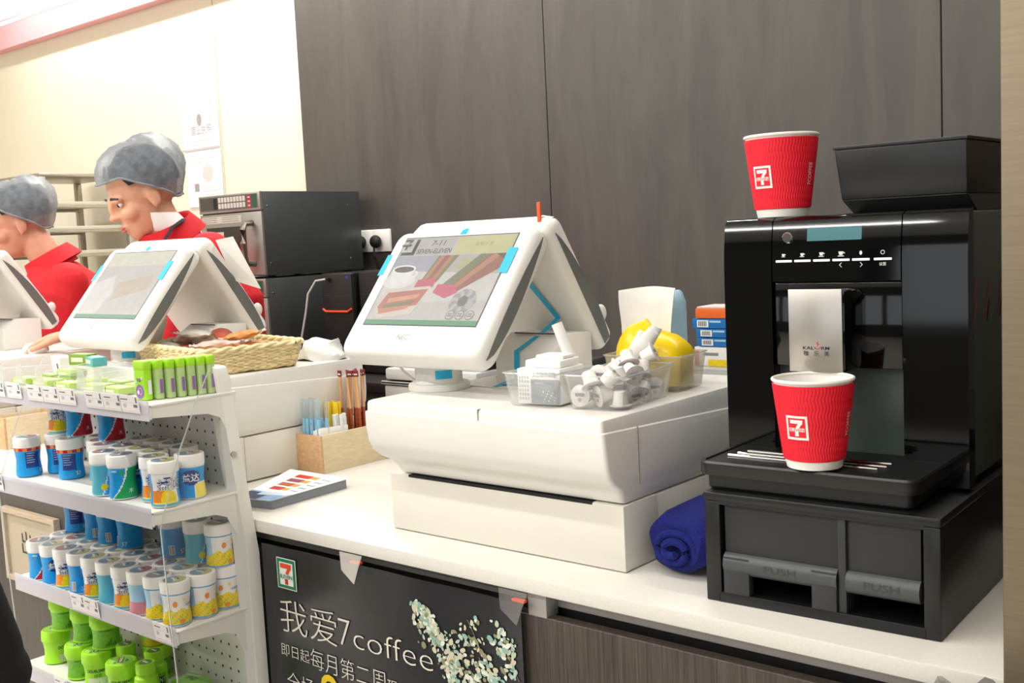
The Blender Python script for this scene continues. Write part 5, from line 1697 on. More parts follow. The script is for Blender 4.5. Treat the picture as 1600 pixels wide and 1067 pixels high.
# ---------------------------------------------------------------- behind the near till: small boxes on a grey stand
mb = MB()
STAND = mat('grey_stand', '#b9b8b3', .5)
mb.box(-.40, -.06, .572, .82, 0.0, 1.132, STAND, .004)
mb.box(-.41, -.05, .566, .83, 1.1325, 1.150, mat('stand_top', '#c9c8c4', .5), .003)
single('grey_stand', mb, 'grey stand behind the counter carrying the little boxes', 'stand', (-.17, .7, 0))
bx = [('white carton with red end, lowest in the little box stack', -.332, .005, 1.1505, .036, PAPER, RED), ('blue box third from top in the little box stack', -.326, .0, 1.187, .0165, JBD, PAPER), ('blue box second from top in the little box stack', -.328, .0, 1.204, .0165, JBD, PAPER), ('blue box wider than others in the little box stack', -.335, .0, 1.221, .018, JBD, PAPER), ('orange box topmost in the little box stack', -.328, .0, 1.2395, .0185, mat('box_orange', '#ea6a22', .45), mat('box_pale', '#cfc9bf', .5))]
for lb, x, dy, z, h, c1_, c2_ in bx:
    t = thing('small_box', lb, 'box', (x + .04, .64, z), 0, 'little boxes stacked behind the tills')
    mb = MB(); mb.box(x, x + .085, .600, .67, z, z + h - .0006, c1_, .001)
    fr = Frame((x, .600, z), (1, 0, 0), (0, 0, 1))
    if c1_ is JBD:
        mb.rect(.010, .034, .002, h - .003, fr, PAPER, .0004)
        for i in range(9): mb.rect(.013 + i * .002, .014 + i * .002, .004, h - .005, fr, INK, .0006)
        mb.rect(.036, .060, h * .6, h * .8, fr, JSK, .0004)
    elif c1_ is PAPER:
        mb.rect(0, .010, 0, h * .8, fr, RED, .0004); mb.rect(.018, .05, h * .55, h * .7, fr, GREYINK, .0004); mb.rect(.028, .07, 0, h * .35, fr, JY, .0004)
    part(t, 'carton', mb)
    if 'orange' in lb:
        mb = MB(); mb.box(x + .002, x + .083, .602, .668, z + h - .0006, z + h + .003, c2_, .001); part(t, 'lid', mb)

# receipt printer and loose stuff between the tills
t = thing('receipt_printer', 'grey receipt printer between the two tills behind the counter edge', 'printer', (-.98, .68, .92))
mb = MB(); mb.box(-1.16, -.86, .575, .70, 0.85, 1.075, STAND, .006); mb.box(-1.165, -.855, .570, .71, 1.077, 1.085, BLACK_MATT, .002); part(t, 'body', mb)
mb = MB(); mb.box(-1.155, -.865, .575, .70, 1.087, 1.115, mat('printer_lid', '#bdbcb8', .45), .006); part(t, 'lid', mb)
mb = MB(); mb.box(-1.15, -.87, .60, .70, 1.116, 1.135, BLACK_MATT, .006); part(t, 'paper_cover', mb)
mb = MB()
mb.tube([(-.735, .205, 1.205), (-.72, .22, 1.17), (-.69, .25, 1.13), (-.665, .28, 1.07), (-.652, .31, .99), (-.65, .34, .93)], .0028, mat('white_cable', '#d9d6ce', .5), 8)
single('display_cable', mb, 'thin white cable hanging down left of the nearest till neck', 'cable', (-.69, .25, .93))
mb = MB()
for (x, y, z, a, m_) in ((-.555, .40, 1.149, .2, BLACK_MATT), (-.545, .44, 1.158, -.1, BLACK_MATT)):
    Tm = Matrix.Translation((x, y, z)) @ Matrix.Rotation(a, 4, 'Z')
    mb.hexa([Tm @ Vector(p) for p in ((-.06, -.05, 0), (.10, -.04, 0), (.10, .05, 0), (-.06, .05, 0), (-.05, -.04, .008), (.09, -.03, .016), (.09, .05, .020), (-.05, .05, .010))], m_, .002)
single('black_pouch', mb, 'black folded pouch lying behind the nearest till neck', 'pouch', (-.54, .42, 1.149))
mb = MB(); mb.box(-.60, -.47, .24, .275, 1.1483, 1.1495, PAPER); mb.box(-.52, -.47, .262, .276, 1.1495, 1.1500, mat('blue_print', '#2c5fae', .5))
single('paper_form', mb, 'white paper form under the printer of the nearest till', 'paper', (-.53, .26, 1.1483))
# crumpled white bag on the middle till, mouse, stamp
mb = MB()
rings = []
for i in range(7):
    v = i / 6
    rings.append([Vector((-1.235 + (.062 - .02 * v) * math.cos(a) * (1 + .12 * math.sin(3 * a + i)), .455 + (.055 - .02 * v) * math.sin(a) * (1 + .1 * math.sin(5 * a + i)), 1.1485 + .042 * v + .005 * math.sin(3 * a))) for a in [2 * PI * j / 20 for j in range(20)]])
mb.loft(rings, mat('white_film_bag', '#e9e9e6', .4, var=.03, bump=.5, bscale=40))
single('white_bag', mb, 'crumpled white plastic bag behind the wicker basket', 'bag', (-1.235, .455, 1.1485))
t = thing('computer_mouse', 'white computer mouse under the clerk\'s hand', 'mouse', (-2.262, .285, 1.1483), 0)
mb = MB(); mb.ball((-2.262, .285, 1.157), (.052, .030, .020), WHITE, 20, 12); part(t, 'shell', mb)
mb = MB(); mb.tube([(-2.215, .29, 1.152), (-2.17, .33, 1.151), (-2.165, .40, 1.150), (-2.20, .47, 1.150)], .002, WHITE, 6); part(t, 'cord', mb)
mb = MB(); mb.box(-1.700, -1.672, .13, .17, .92, 1.172, MAROON, .004); single('stamp_box', mb, 'narrow maroon block left of the middle till neck', 'block', (-1.686, .15, .92))

# ---------------------------------------------------------------- blue towel
BLU = mat('blue_towel', '#08166e', .95, var=.25, scale=300, bump=1.0, bscale=500)
t = thing('folded_towel', 'rolled royal blue towel wedged between cash drawer and dispenser box', 'towel', (-.075, .17, .92))
mb = MB()
rings = []
prof2 = [(0.0, .75), (.05, .95), (.25, 1.0), (.6, 1.0), (1.0, .95)]
n = 30
for k_, (u, s_) in enumerate(prof2):
    y = .112 + .16 * u
    ring = []
    for j in range(n):
        a = 2 * PI * j / n
        ca, sa = math.cos(a), math.sin(a)
        rx = .058 * math.copysign(abs(ca) ** .75, ca) * s_; rz_ = .040 * math.copysign(abs(sa) ** .75, sa) * s_
        w_ = 1 + .05 * math.sin(3 * a + u * 4) + .03 * math.sin(7 * a - u * 5)
        ring.append(Vector((-.079 + rx * w_ + .010 * u, y - .010 * ca * (1 - u), max(.9203, .960 + rz_ * w_ + .012 * (ca + 1) * .5 + .018 * u))))
    rings.append(ring)
mb.loft(rings, BLU)
part(t, 'outer_fold', mb)
mb = MB()
sp_ = []
for i in range(34):
    a = i * .36; r_ = .030 - .0007 * i
    sp_.append(Vector((-.079 + r_ * 1.15 * math.cos(a), .108 - .0003 * i, .962 + r_ * .85 * math.sin(a))))
mb.tube(sp_, .0058, BLU, 8, flat=1.0)
part(t, 'rolled_edge', mb)
# plastic bag at the right edge of the counter
mb = MB()
rings = []
for i in range(9):
    v = i / 8
    rings.append([Vector((.388 + (.075 - .035 * v ** 2) * math.cos(a) * (1 + .15 * math.sin(4 * a + 2 * i)), -.085 + (.045 - .015 * v) * math.sin(a) * (1 + .15 * math.sin(3 * a + i)), .80 + .135 * v + .008 * math.sin(5 * a))) for a in [2 * PI * j / 26 for j in range(26)]])
mb.loft(rings, clear('crumpled_bag', '#a4a39d', .6, .12, .35, .3, 35))
single('plastic_bag', mb, 'crumpled clear plastic bag hanging at the counter\'s right front corner', 'bag', (.388, -.085, .80))
# ---------------------------------------------------------------- microwave ovens on the back counter
OVS = mat('oven_steel', '#aaa69f', .36, metal=.75, var=.06, scale=30, stretch=(1, 1, 14))
OVD = mat('oven_dark_side', '#565a58', .38, metal=.55, var=.05, scale=10)
OVG = mat('oven_glass', '#2a2724', .12, var=.15, scale=8)
def make_oven(z, label, extra):
    x0, x1, y0, y1, h = -2.634, -2.282, 1.10, 1.545, .292
    t = thing('microwave_oven', label, 'microwave', ((x0 + x1) / 2, 1.3, z), 0, 'stacked microwave ovens')
    mb = MB(); mb.box(x0, x1, y0 + .012, y1, z + .008, z + h, OVD, .003)
    for yy in (y0 + .03, y1 - .06):
        for zz_ in (z + .05, z + h - .05):
            mb.ball((x1 + .0005, yy, zz_), (.0012, .004, .004), STEEL, 8, 6)
    part(t, 'casing', mb)
    mb = MB()
    for xx in (x0 + .03, x1 - .03):
        for yy in (y0 + .05, y1 - .05):
            mb.lathe((xx, yy, z), [(.014, 0), (.014, .009)], BLACK_MATT, 12)
    part(t, 'foot', mb)
    f = Frame((x0, y0 + .012, z), (1, 0, 0), (0, 0, 1))
    mb = MB(); mb.prism([(.0, h - .062), (.352, h - .062), (.352, h), (.0, h)], f, 0, .012, OVS, .002)
    pn = part(t, 'control_panel', mb)
    mb = MB()
    mb.rect(.008, .34, h - .054, h - .006, f, mat('oven_panel_grey', '#5d5b58', .4), .0124)
    mb.rect(.012, .085, h - .050, h - .010, f, mat('oven_lcd', '#4a4744', .2), .0127)
    mb.rect(.088, .112, h - .050, h - .010, f, BLACK_MATT, .0127)
    for i in range(9):
        for j in range(2):
            mb.rect(.118 + i * .0175, .132 + i * .0175, h - .048 + j * .021, h - .031 + j * .021, f, mat('oven_key', '#d8d4ca', .5), .013)
    mb.rect(.284, .304, h - .052, h - .008, f, mat('oven_red_key', '#b52f3a', .5), .013)
    mb.rect(.308, .332, h - .052, h - .008, f, mat('oven_green_key', '#1c5a45', .5), .013)
    for i in range(3): mb.rect(.288, .300, h - .046 + i * .014, h - .043 + i * .014, f, PAPER, .0133)
    part(t, 'keypad', mb, pn)
    mb = MB(); mb.prism([(.0, .012), (.352, .012), (.352, h - .066), (.0, h - .066)], f, 0, .010, OVS, .002)
    dr = part(t, 'door', mb)
    mb = MB(); mb.prism([(.035, .045), (.262, .045), (.262, h - .112), (.035, h - .112)], f, .0095, .0106, OVG, .0005, 1)
    mb.rect(.08, .135, h - .145, h - .128, f, mat('oven_sticker', '#c9c4ba', .6), .0110)
    part(t, 'window', mb, dr)
    mb = MB(); mb.rect(.012, .24, h - .098, h - .074, f, mat('oven_label_strip', '#cdc8ba', .6), .0104)
    for i in range(3): mb.rect(.018, .10, h - .094 + i * .007, h - .0915 + i * .007, f, GREYINK, .0107); mb.rect(.13, .225, h - .094 + i * .007, h - .0915 + i * .007, f, GREYINK, .0107)
    part(t, 'label_strip', mb, dr)
    mb = MB()
    P = [f(.300, .050, .010), f(.296, .052, .038), f(.296, .075, .048), f(.296, .12, .050), f(.296, .165, .048), f(.296, .186, .038), f(.300, .188, .010)]
    mb.tube(P, [.010, .011, .011, .011, .011, .011, .010], mat('handle_steel', '#8f8983', .25, metal=.9), 10)
    part(t, 'handle', mb, dr)
    return t
make_oven(1.3065, 'upper steel microwave oven stacked beside the cream wall', True)
make_oven(1.0135, 'lower steel microwave oven behind the middle till display', False)
mb = MB(); mb.box(-2.66, -2.26, 1.085, 1.56, .985, 1.013, mat('oven_riser', '#3a3937', .5), .003)
single('riser_board', mb, 'dark riser board under the stacked microwave ovens', 'board', (-2.46, 1.32, .985))

# computer towers
def tower(x0, x1, y0, y1, z0, z1, label, strip):
    t = thing('computer_tower', label, 'computer', ((x0 + x1) / 2, (y0 + y1) / 2, z0), 0)
    mb = MB(); mb.box(x0, x1, y0, y1, z0, z1, BLACK_SATIN, .003); part(t, 'case', mb)
    f = Frame((x0, y0, z0), (1, 0, 0), (0, 0, 1)); w_ = x1 - x0; h = z1 - z0
    mb = MB(); mb.prism([(.002, .004), (w_ - .002, .004), (w_ - .002, h - .003), (.002, h - .003)], f, -.002, .006, BLACK_MATT, .002)
    mb.rect(.01, w_ - .01, h - .075, h - .072, f, CHAR, .0063); mb.rect(.01, w_ - .01, h - .038, h - .036, f, CHAR, .0063)
    fr_ = part(t, 'front_panel', mb)
    if strip:
        mb = MB(); mb.tube([f(.006, h - .118, .008), f(.022, h - .126, .010), f(w_ - .022, h - .126, .010), f(w_ - .006, h - .116, .008)], .0042, ORANGE, 8); part(t, 'orange_strip', mb, fr_, 'orange trim strip')
        mb = MB(); mb.disc(w_ - .022, h - .014, .005, f, mat('blue_led', '#3038a8', .4, emit=.4), .0066); part(t, 'power_light', mb, fr_, 'blue power light')
        mb = MB(); mb.box(x0 + .035, x0 + .05, y0 - .022, y0 - .006, z1 - .022, z1 - .014, BLACK_MATT, .001); part(t, 'port_plug', mb, fr_)
    return t
tower(-2.108, -1.955, 1.20, 1.55, .986, 1.315, 'black computer tower with orange trim beside the lower oven', True)
tower(-1.945, -1.55, 1.22, 1.56, .986, 1.318, 'plain wide black computer case right of the orange trimmed tower', False)
mb = MB(); mb.tube([(-2.066, 1.178, 1.296), (-2.10, 1.165, 1.292), (-2.125, 1.15, 1.25), (-2.13, 1.14, 1.19), (-2.15, 1.13, 1.10), (-2.155, 1.12, 1.03), (-2.15, 1.13, .992)], .0035, mat('grey_cable', '#c9c7c2', .5), 8)
single('usb_cable', mb, 'grey cable plugged into the front of the orange trimmed tower', 'cable', (-2.12, 1.15, .99))
# wall sockets with plugs
t = thing('wall_socket', 'white double wall socket with two black plugs on dark panel', 'socket', (-2.27, 1.60, 1.37))
mb = MB(); mb.box(-2.352, -2.268, 1.588, 1.5995, 1.374, 1.456, PAPER, .003); part(t, 'face_plate', mb)
mb = MB(); mb.box(-2.266, -2.182, 1.588, 1.5995, 1.374, 1.456, PAPER, .003); part(t, 'face_plate', mb)
single_p = []
for i, x in enumerate((-2.318, -2.236)):
    t = thing('power_plug', '%s black round plug in the white wall socket' % ('left' if i == 0 else 'right'), 'plug', (x, 1.575, 1.41), 0, 'plugs in the wall socket')
    mb = MB(); mb.ball((x, 1.568, 1.412), (.024, .020, .024), BLACK_MATT, 18, 12); part(t, 'plug_body', mb)
    mb = MB(); mb.tube([(x, 1.56, 1.40), (x + .002, 1.555, 1.36), (x + .004, 1.57, 1.32), (x + .002, 1.575, 1.26), (x, 1.575, 1.0)], .005, BLACK_MATT, 8); part(t, 'cord', mb)

# notices on the cream wall
def notice(x0, x1, z0, z1, label, draw):
    t = thing('wall_notice', label, 'notice', ((x0 + x1) / 2, 1.618, z0), 0)
    f = Frame((x0, 1.6175, z0), (1, 0, 0), (0, 0, 1))
    mb = MB(); mb.prism([(0, 0), (x1 - x0, 0), (x1 - x0, z1 - z0), (0, z1 - z0)], f, -.0, .0016, mat('notice_paper', '#f4f4f8', .8, var=.01)); part(t, 'sheet', mb)
    mb = MB(); draw(mb, f, x1 - x0, z1 - z0); part(t, 'print', mb)
PGR = mat('print_grey', '#a29b93', .8); PLT = mat('print_light', '#d5d0cb', .8)
def d1_(mb, f, w_, h):
    mb.disc(w_ * .48, h * .74, .018, f, PGR, .0022, 20, .026)
    mb.text('营业执照', w_ * .52, h * .40, .030, f, PGR, .0022, 'c', 0, .15)
    for i in range(2): mb.rect(w_ * .1, w_ * .9, h * (.12 + .1 * i), h * (.135 + .1 * i), f, PLT, .0022)
    mb.rect(-.12, w_, .004, .007, f, PGR, .003)
def d2_(mb, f, w_, h):
    mb.rect(w_ * .2, w_ * .33, h * .28, h * .42, f, PGR, .0022)
    mb.disc(w_ * .6, h * .58, .040, f, PLT, .0022, 20, .035)
    for i in range(3): mb.rect(w_ * .12, w_ * .9, h * (.80 + .06 * i), h * (.808 + .06 * i), f, PLT, .0022)
    for i in range(3): mb.rect(w_ * .4, w_ * .88, h * (.2 + .07 * i), h * (.208 + .07 * i), f, PLT, .0022)
notice(-3.478, -3.212, 1.842, 2.015, 'upper white licence sheet with dark oval emblem on cream wall', d1_)
notice(-3.470, -3.212, 1.600, 1.838, 'lower white paper notice with small square stamp on cream wall', d2_)

# stainless tray rack by the wall
t = thing('tray_rack', 'steel tray rack standing against the cream wall between the clerks', 'rack', (-4.06, 1.35, 0))
RS = mat('rack_steel', '#b5aea0', .35, metal=.7, var=.06)
for x in (-4.30, -3.86):
    for y in (1.15, 1.55):
        mb = MB(); mb.box(x - .014, x + .014, y - .014, y + .014, .002, 1.76, RS, .003); part(t, 'post', mb)
for i in range(14):
    z = .22 + .108 * i
    for x in (-4.28, -3.88):
        mb = MB(); mb.box(x - .014, x + .014, 1.15, 1.55, z, z + .012, RS, .001); part(t, 'runner', mb)
    if i % 1 == 0:
        mb = MB(); mb.box(-4.285, -3.875, 1.16, 1.54, z + .0125, z + .030, mat('tray_pale', '#c9c6b4', .45, metal=.2), .003); part(t, 'tray', mb)
mb = MB(); mb.box(-4.314, -3.846, 1.136, 1.564, 1.76, 1.775, RS, .002); part(t, 'top_frame', mb)

# ---------------------------------------------------------------- people
SKIN = mat('skin', '#d9a283', .55, var=.05, scale=40, sss=.08)
SKIN2 = mat('skin_ruddy', '#cf9277', .55, var=.05, scale=40, sss=.08)
HAIR = mat('black_hair', '#23201f', .6, var=.1, scale=30)
SHIRT = mat('red_uniform', '#cd0c1c', .75, var=.06, scale=40, bump=.2, bscale=80)
TROU = mat('black_trousers', '#191a1c', .85)
NETG = clear('hair_net', '#a3abb3', .72, .5, .06, .16, 45)
def voxel(mb, name, voxel_size, mats, parent, smooth_it=2, inv=None):
    me = bpy.data.meshes.new('tmp')
    bmesh.ops.recalc_face_normals(mb.bm, faces=mb.bm.faces)
    mb.bm.to_mesh(me); mb.bm.free()
    o = bpy.data.objects.new('tmp', me); COL.objects.link(o)
    md = o.modifiers.new('r', 'REMESH'); md.mode = 'VOXEL'; md.voxel_size = voxel_size; md.use_smooth_shade = True
    sm = o.modifiers.new('s', 'SMOOTH'); sm.factor = .5; sm.iterations = smooth_it
    dg = bpy.context.evaluated_depsgraph_get()
    new = bpy.data.meshes.new_from_object(o.evaluated_get(dg))
    bpy.data.objects.remove(o)
    new.materials.clear()
    for m in mats: new.materials.append(m)
    for p in new.polygons: p.use_smooth = True; p.material_index = 0
    if inv is not None: new.transform(inv)
    new.name = name
    ob = bpy.data.objects.new(name, new); COL.objects.link(ob); ob.parent = parent
    return ob
def limb(mb, pts, rad, m, seg=14):
    """tapered limb with rounded joints"""
    fine_p, fine_r = [], []
    for i in range(len(pts) - 1):
        a, b = Vector(pts[i]), Vector(pts[i + 1])
        for k_ in range(5):
            u = k_ / 5
            fine_p.append(a.lerp(b, u)); fine_r.append(rad[i] + (rad[i + 1] - rad[i]) * u)
    fine_p.append(Vector(pts[-1])); fine_r.append(rad[-1])
    mb.tube(fine_p, fine_r, m, seg)
    for p, r in zip(pts, rad):
        mb.ball(p, r, m, 14, 8)
def hand(mb, wrist, d, up, side, size, curl, m):
    """palm plus five jointed fingers; d points along the fingers, up is the back of the hand, side points to the thumb"""
    d, up, side = Vector(d).normalized(), Vector(up).normalized(), Vector(side).normalized()
    w0 = Vector(wrist)
    k_ = size
    pc = w0 + d * .045 * k_
    rot = Matrix((side, d, up)).transposed()
    mb.ball(pc, (.041 * k_, .052 * k_, .0155 * k_), m, 18, 12, T=rot.to_3x3() if False else rot)
    lens = [(.034, .75, .70), (.038, .80, .0), (.036, .78, .0), (.028, .72, .0)]
    offs = [.028, .0095, -.0095, -.027]
    full = [.072, .080, .074, .058]
    for o_, L in zip(offs, full):
        p = w0 + side * o_ * k_ + d * (.082 - .15 * abs(o_)) * k_
        dd = d.copy(); pts = [p - d * .02 * k_]; rr_ = [.0092 * k_]
        pts.append(p); rr_.append(.0092 * k_)
        ang = 0
        for seg_, fr_ in enumerate((.45, .32, .23)):
            ang += curl * (.7, 1.0, .8)[seg_]
            v = d * math.cos(ang) - up * math.sin(ang) + side * o_ * 3
            p = p + v.normalized() * L * fr_ * k_
            pts.append(p); rr_.append((.0086, .0080, .0070)[seg_] * k_)
        limb(mb, pts, rr_, m, 10)
    # thumb from the side of the palm
    p = w0 + side * .030 * k_ + d * .022 * k_
    pts = [p - side * .012 * k_, p + side * .020 * k_ + d * .022 * k_ - up * .006 * k_, p + side * .032 * k_ + d * .048 * k_ - up * .012 * k_, p + side * .030 * k_ + d * .070 * k_ - up * .016 * k_]
    limb(mb, pts, [.0125 * k_, .0105 * k_, .0092 * k_, .0078 * k_], m, 10)
def person(label, base, facing, lean, head_c, head_pitch, hs, joints, skin, clothes, trousers, net=True, group=None, vox=.0055, long_sleeve=False, face=True):
    """facing: angle of the chest; joints in world coordinates"""
    t = thing('person', label, 'person', base, 0, group)
    inv = ROOT_INV[t]
    J = {k_: Vector(v) for k_, v in joints.items() if len(v) == 3}
    fx = Vector((math.cos(facing), math.sin(facing), 0)); lx = Vector((-math.sin(facing), math.cos(facing), 0))
    mb = MB()
    pel, chest, neck = J['pelvis'], J['chest'], J['neck']
    def torso(m_, inf):
        rings = []
        path = [(pel - Vector((0, 0, .10)), .150, .105), (pel, .165, .115), (pel.lerp(chest, .33), .150, .105), (pel.lerp(chest, .66), .160, .112), (chest, .180, .120), (chest.lerp(neck, .45), .185, .105), (chest.lerp(neck, .75), .130, .080), (neck, .062, .062)]
        for c_, a_, b_ in path:
            rings.append([c_ + lx * (a_ + inf) * math.cos(2 * PI * j / 24) + fx * (b_ + inf) * math.sin(2 * PI * j / 24) for j in range(24)])
        m_.loft(rings, skin)
    torso(mb, -.004)
    # head
    hf = (Matrix.Rotation(facing if 'headyaw' not in joints else joints['headyaw'][0], 3, 'Z') @ Matrix.Rotation(head_pitch, 3, 'Y'))
    hc = Vector(head_c)
    def H(x, y, z): return hc + hf @ (Vector((x, y, z)) * hs)
    def hb(x, y, z, r, m_=skin, tgt=None): (tgt or mb).ball(H(x, y, z), tuple(q * hs for q in r), m_, 20, 14, T=hf)
    hb(-.010, 0, .035, (.098, .078, .092)); hb(.022, 0, -.035, (.068, .060, .078)); hb(.055, 0, -.088, (.026, .030, .022))
    hb(.080, 0, .012, (.020, .050, .014)); hb(.060, .036, -.030, (.030, .026, .024)); hb(.060, -.036, -.030, (.030, .026, .024))
    hb(.094, 0, -.012, (.014, .0095, .026)); hb(.100, 0, -.030, (.016, .013, .010)); hb(.096, .010, -.033, (.008, .007, .006)); hb(.096, -.010, -.033, (.008, .007, .006))
    hb(.084, 0, -.062, (.014, .024, .006)); hb(.082, 0, -.072, (.013, .020, .006)); hb(.030, 0, -.075, (.055, .048, .035))
    for s_ in (1, -1):
        hb(-.002, s_ * .078, -.008, (.019, .008, .031)); hb(.004, s_ * .081, -.030, (.009, .006, .012))
    limb(mb, [neck - Vector((0, 0, .02)), neck.lerp(hc, .45), H(-.012, 0, -.03)], [.058, .052, .050], skin)
    for sd in ('l', 'r'):
        sh_, el, wr_ = J['sh_' + sd], J['el_' + sd], J['wr_' + sd]
        limb(mb, [sh_, sh_.lerp(el, .5), el, el.lerp(wr_, .35), wr_], [.050, .046, .039, .037, .026], skin)
        d = J.get('hd_' + sd, (wr_ - el).normalized())
        up = J.get('hu_' + sd, Vector((0, 0, 1)))
        up = (up - d * up.dot(d)).normalized()
        side = d.cross(up) * (-1 if sd == 'r' else 1)
        hand(mb, wr_, d, up, side, 1.0, joints.get('curl', (.35,))[0], skin)
    hip = {'l': pel + lx * .09 - Vector((0, 0, .06)), 'r': pel - lx * .09 - Vector((0, 0, .06))}
    for sd in 'lr':
        ft_ = Vector((base[0], base[1], 0)) + lx * (.11 if sd == 'l' else -.11)
        kn = hip[sd].lerp(ft_ + Vector((0, 0, .09)), .5) + fx * .03
        limb(mb, [hip[sd], kn, ft_ + Vector((0, 0, .085))], [.082, .055, .038], skin)
        mb.ball(ft_ + fx * .06 + Vector((0, 0, .045)), (.045, .12, .04), skin, 16, 10, T=Matrix.Rotation(facing - PI / 2, 3, 'Z'))
    body_ = voxel(mb, 'body', vox, [skin], t, 3, inv)
    # clothes
    mb = MB(); torso(mb, .012)
    for sd in ('l', 'r'):
        sh_, el, wr_ = J['sh_' + sd], J['el_' + sd], J['wr_' + sd]
        if long_sleeve:
            limb(mb, [sh_, el, wr_] + ([wr_ + Vector((-.14, .0, -.14))] if sd == 'r' else []), [.072, .060, .050, .050], clothes)
        else:
            limb(mb, [sh_, sh_.lerp(el, .5), sh_.lerp(el, .88)], [.070, .066, .066], clothes)
    voxel(mb, 'shirt' if not long_sleeve else 'coat', .008, [clothes], t, 3, inv)
    # collar
    mb = MB()
    up_n = (neck.lerp(hc, .4) - neck).normalized()
    a_ = up_n.cross(fx).normalized(); b_ = a_.cross(up_n)
    rings = []
    for r_, h_ in ((.072, -.030), (.070, .010), (.073, .034), (.079, .036), (.090, .004), (.096, -.018)):
        rings.append([neck + a_ * r_ * math.cos(2 * PI * j / 28) + b_ * r_ * 1.02 * math.sin(2 * PI * j / 28) + up_n * (h_ - .012 * math.sin(2 * PI * j / 28) * (-1)) for j in range(28)])
    mb.loft(rings, clothes, cap=False); part(t, 'collar', mb)
    mb = MB()
    rings = []
    for c_, a2, b2 in ((pel + Vector((0, 0, .02)), .176, .126), (pel - Vector((0, 0, .08)), .176, .128)):
        rings.append([c_ + lx * a2 * math.cos(2 * PI * j / 24) + fx * b2 * math.sin(2 * PI * j / 24) for j in range(24)])
    mb.loft(rings, trousers)
    for sd in 'lr':
        ft_ = Vector((base[0], base[1], 0)) + lx * (.11 if sd == 'l' else -.11)
        kn = hip[sd].lerp(ft_ + Vector((0, 0, .09)), .5) + fx * .03
        limb(mb, [hip[sd], kn, ft_ + Vector((0, 0, .07))], [.098, .074, .062], trousers)
        mb.ball(ft_ + fx * .06 + Vector((0, 0, .05)), (.052, .135, .049), trousers, 16, 10, T=Matrix.Rotation(facing - PI / 2, 3, 'Z'))
    voxel(mb, 'trousers', .012, [trousers], t, 2, inv)
    # eyes, brows, lips
    for s_ in (1, -1):
        mb = MB(); hb(.0795, s_ * .033, .000, (.0075, .0105, .0062), mat('eye_white', '#e6e1da', .3), mb); hb(.0845, s_ * .034, -.001, (.0036, .0056, .0054), INK, mb); part(t, 'eye', mb)
        mb = MB(); mb.tube([H(.092, s_ * .014, .018), H(.094, s_ * .030, .023), H(.082, s_ * .052, .017)], [.003, .0036, .002], HAIR, 6); part(t, 'eyebrow', mb)
    mb = MB(); hb(.0925, 0, -.0625, (.0068, .021, .0046), mat('lips', '#b56a5c', .5), mb); hb(.0905, 0, -.0715, (.0068, .017, .0048), mat('lips', '#b56a5c', .5), mb); part(t, 'lips', mb)
    # hair shell
    mb = MB()
    rows = []
    for i in range(9):
        v = i / 8
        th = PI * .5 - v * PI * .62
        ring = []
        for j in range(32):
            a = 2 * PI * j / 32
            front = math.cos(a)
            lim = -.30 if front < .1 else (.34 if abs(a if a < PI else a - 2 * PI) < .9 else .02)
            el_ = max(th, lim)
            ring.append(H(-.012 + .105 * math.cos(el_) * math.cos(a), .085 * math.cos(el_) * math.sin(a), .038 + .100 * math.sin(el_)))
        rows.append(ring)
    mb.loft(rows, HAIR, cap=False); part(t, 'hair', mb)
    if net:
        mb = MB()
        rows = []
        for i in range(13):
            v = i / 12
            th = PI * .5 - v * PI * .74
            ring = []
            for j in range(44):
                a = 2 * PI * j / 44
                aa = a if a < PI else a - 2 * PI
                lim = .26 if abs(aa) < .9 else (-.72 if abs(aa) > 2.2 else .26 - .75 * (abs(aa) - .9))
                el_ = max(th, lim)
                puff = 1.0 + .17 * max(0, math.sin(min(PI, (el_ + .3) * 1.6))) * (1.0 + .6 * max(0, -math.cos(a)))
                wr_ = 1 + .020 * math.sin(a * 11 + i) + .012 * math.sin(a * 19 - 2 * i)
                ring.append(H(-.016 + .110 * puff * wr_ * math.cos(el_) * math.cos(a), .092 * puff * wr_ * math.cos(el_) * math.sin(a), .036 + .108 * puff * wr_ * math.sin(el_)))
            rows.append(ring)
        mb.loft(rows, NETG, cap=False)
        nt_ = part(t, 'hair_net', mb)
        mb = MB(); mb.tube(rows[-1] + rows[-1][:1], .0035, mat('net_band', '#8b9094', .7), 6, cap=False); part(t, 'elastic_band', mb, nt_)
    return t
FA = math.atan2(-.50, -.86)
p1 = person('clerk in red uniform shirt and grey hair net behind the middle till', (-2.12, .80, 0), FA, 0, (-2.075, .545, 1.575), .36, 1.02,
       dict(pelvis=(-2.06, .78, .98), chest=(-2.00, .70, 1.27), neck=(-2.055, .610, 1.462), sh_l=(-1.865, .605, 1.392), sh_r=(-2.22, .72, 1.38), el_l=(-1.90, .46, 1.14), wr_l=(-2.02, .43, 1.20),
            el_r=(-2.10, .52, 1.185), wr_r=(-2.17, .345, 1.195), hd_r=(-.85, -.50, -.16), hu_r=(-.1, -.15, 1), curl=(.42,), headyaw=(-1.85,)), SKIN, SHIRT, TROU)
mb = MB()
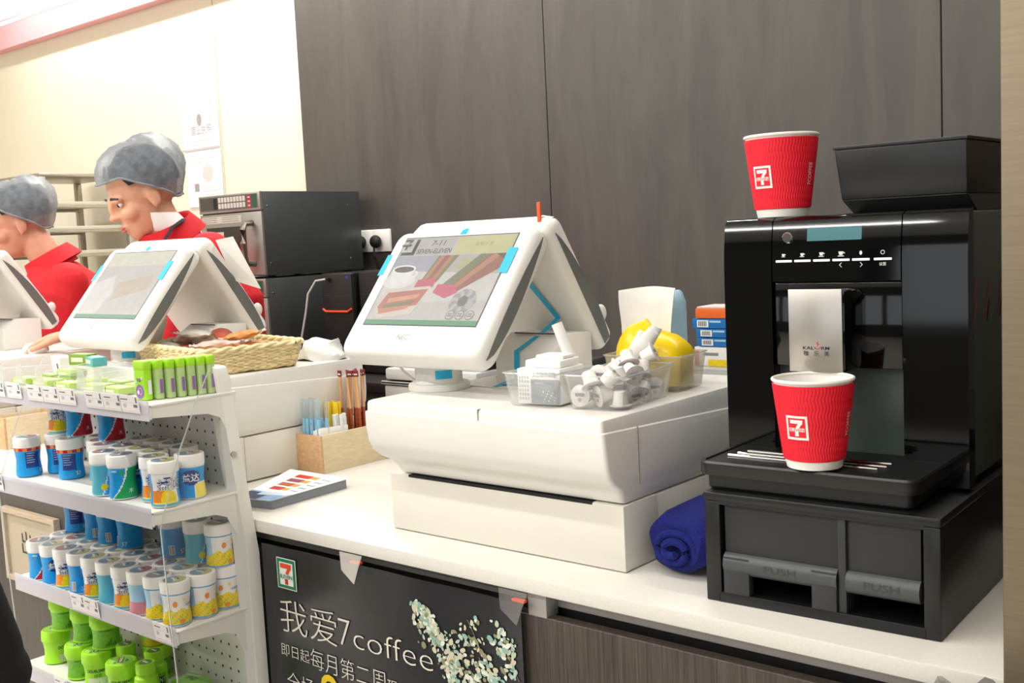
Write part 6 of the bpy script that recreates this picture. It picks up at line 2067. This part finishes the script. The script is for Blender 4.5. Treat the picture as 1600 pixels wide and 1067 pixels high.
LAN = mat('black_lanyard', '#1a1a1c', .7)
mb.tube([(-1.978, .605, 1.500), (-1.966, .560, 1.478), (-1.972, .515, 1.42), (-1.990, .49, 1.34), (-1.995, .48, 1.27)], .010, LAN, 8, flat=.3)
part(p1, 'lanyard', mb)
mb = MB()
rings = []
for r_, h_ in ((.064, .0), (.064, .040), (.0655, .052), (.067, .040), (.067, .0)):
    rings.append([Vector((-2.055 + r_ * math.cos(2 * PI * j / 28) - h_ * .25, .610 + r_ * math.sin(2 * PI * j / 28) - h_ * .8, 1.470 + h_)) for j in range(28)])
mb.loft(rings, PAPER, cap=False)
part(p1, 'inner_collar', mb, None, 'white inner collar')
mb = MB(); mb.box(-1.985, -1.955, .455, .462, 1.20, 1.25, mat('green_badge', '#3f9a63', .5), .001); part(p1, 'badge', mb)
p2 = person('clerk in red uniform shirt at the left edge, wearing grey net cap', (-2.90, .86, 0), FA, 0, (-2.945, .60, 1.530), .22, .98,
       dict(pelvis=(-2.88, .82, .96), chest=(-2.86, .76, 1.22), neck=(-2.885, .675, 1.395), sh_l=(-2.735, .64, 1.325), sh_r=(-3.04, .80, 1.32), el_l=(-2.715, .57, 1.10), wr_l=(-2.90, .44, 1.19),
            el_r=(-3.08, .68, 1.09), wr_r=(-3.16, .48, 1.17), curl=(.3,), headyaw=(-2.0,)), SKIN2, SHIRT, TROU)
COAT = mat('black_coat', '#101114', .9, var=.15, scale=60)
p3 = person('customer in a black coat at the lower left edge beside the gum rack', (-1.035, -.62, 0), 1.5, 0, (-1.035, -.60, 1.56), 0, 1.0,
       dict(pelvis=(-1.035, -.62, .92), chest=(-1.035, -.62, 1.22), neck=(-1.035, -.62, 1.40), sh_l=(-1.215, -.62, 1.34), sh_r=(-.865, -.62, 1.34), el_l=(-1.265, -.62, 1.06), wr_l=(-1.245, -.56, .82),
            el_r=(-.742, -.60, 1.01), wr_r=(-.785, -.53, .84), hd_r=(-.15, .2, -.9), curl=(.4,)), SKIN, COAT, TROU, net=False, long_sleeve=True, vox=.008)
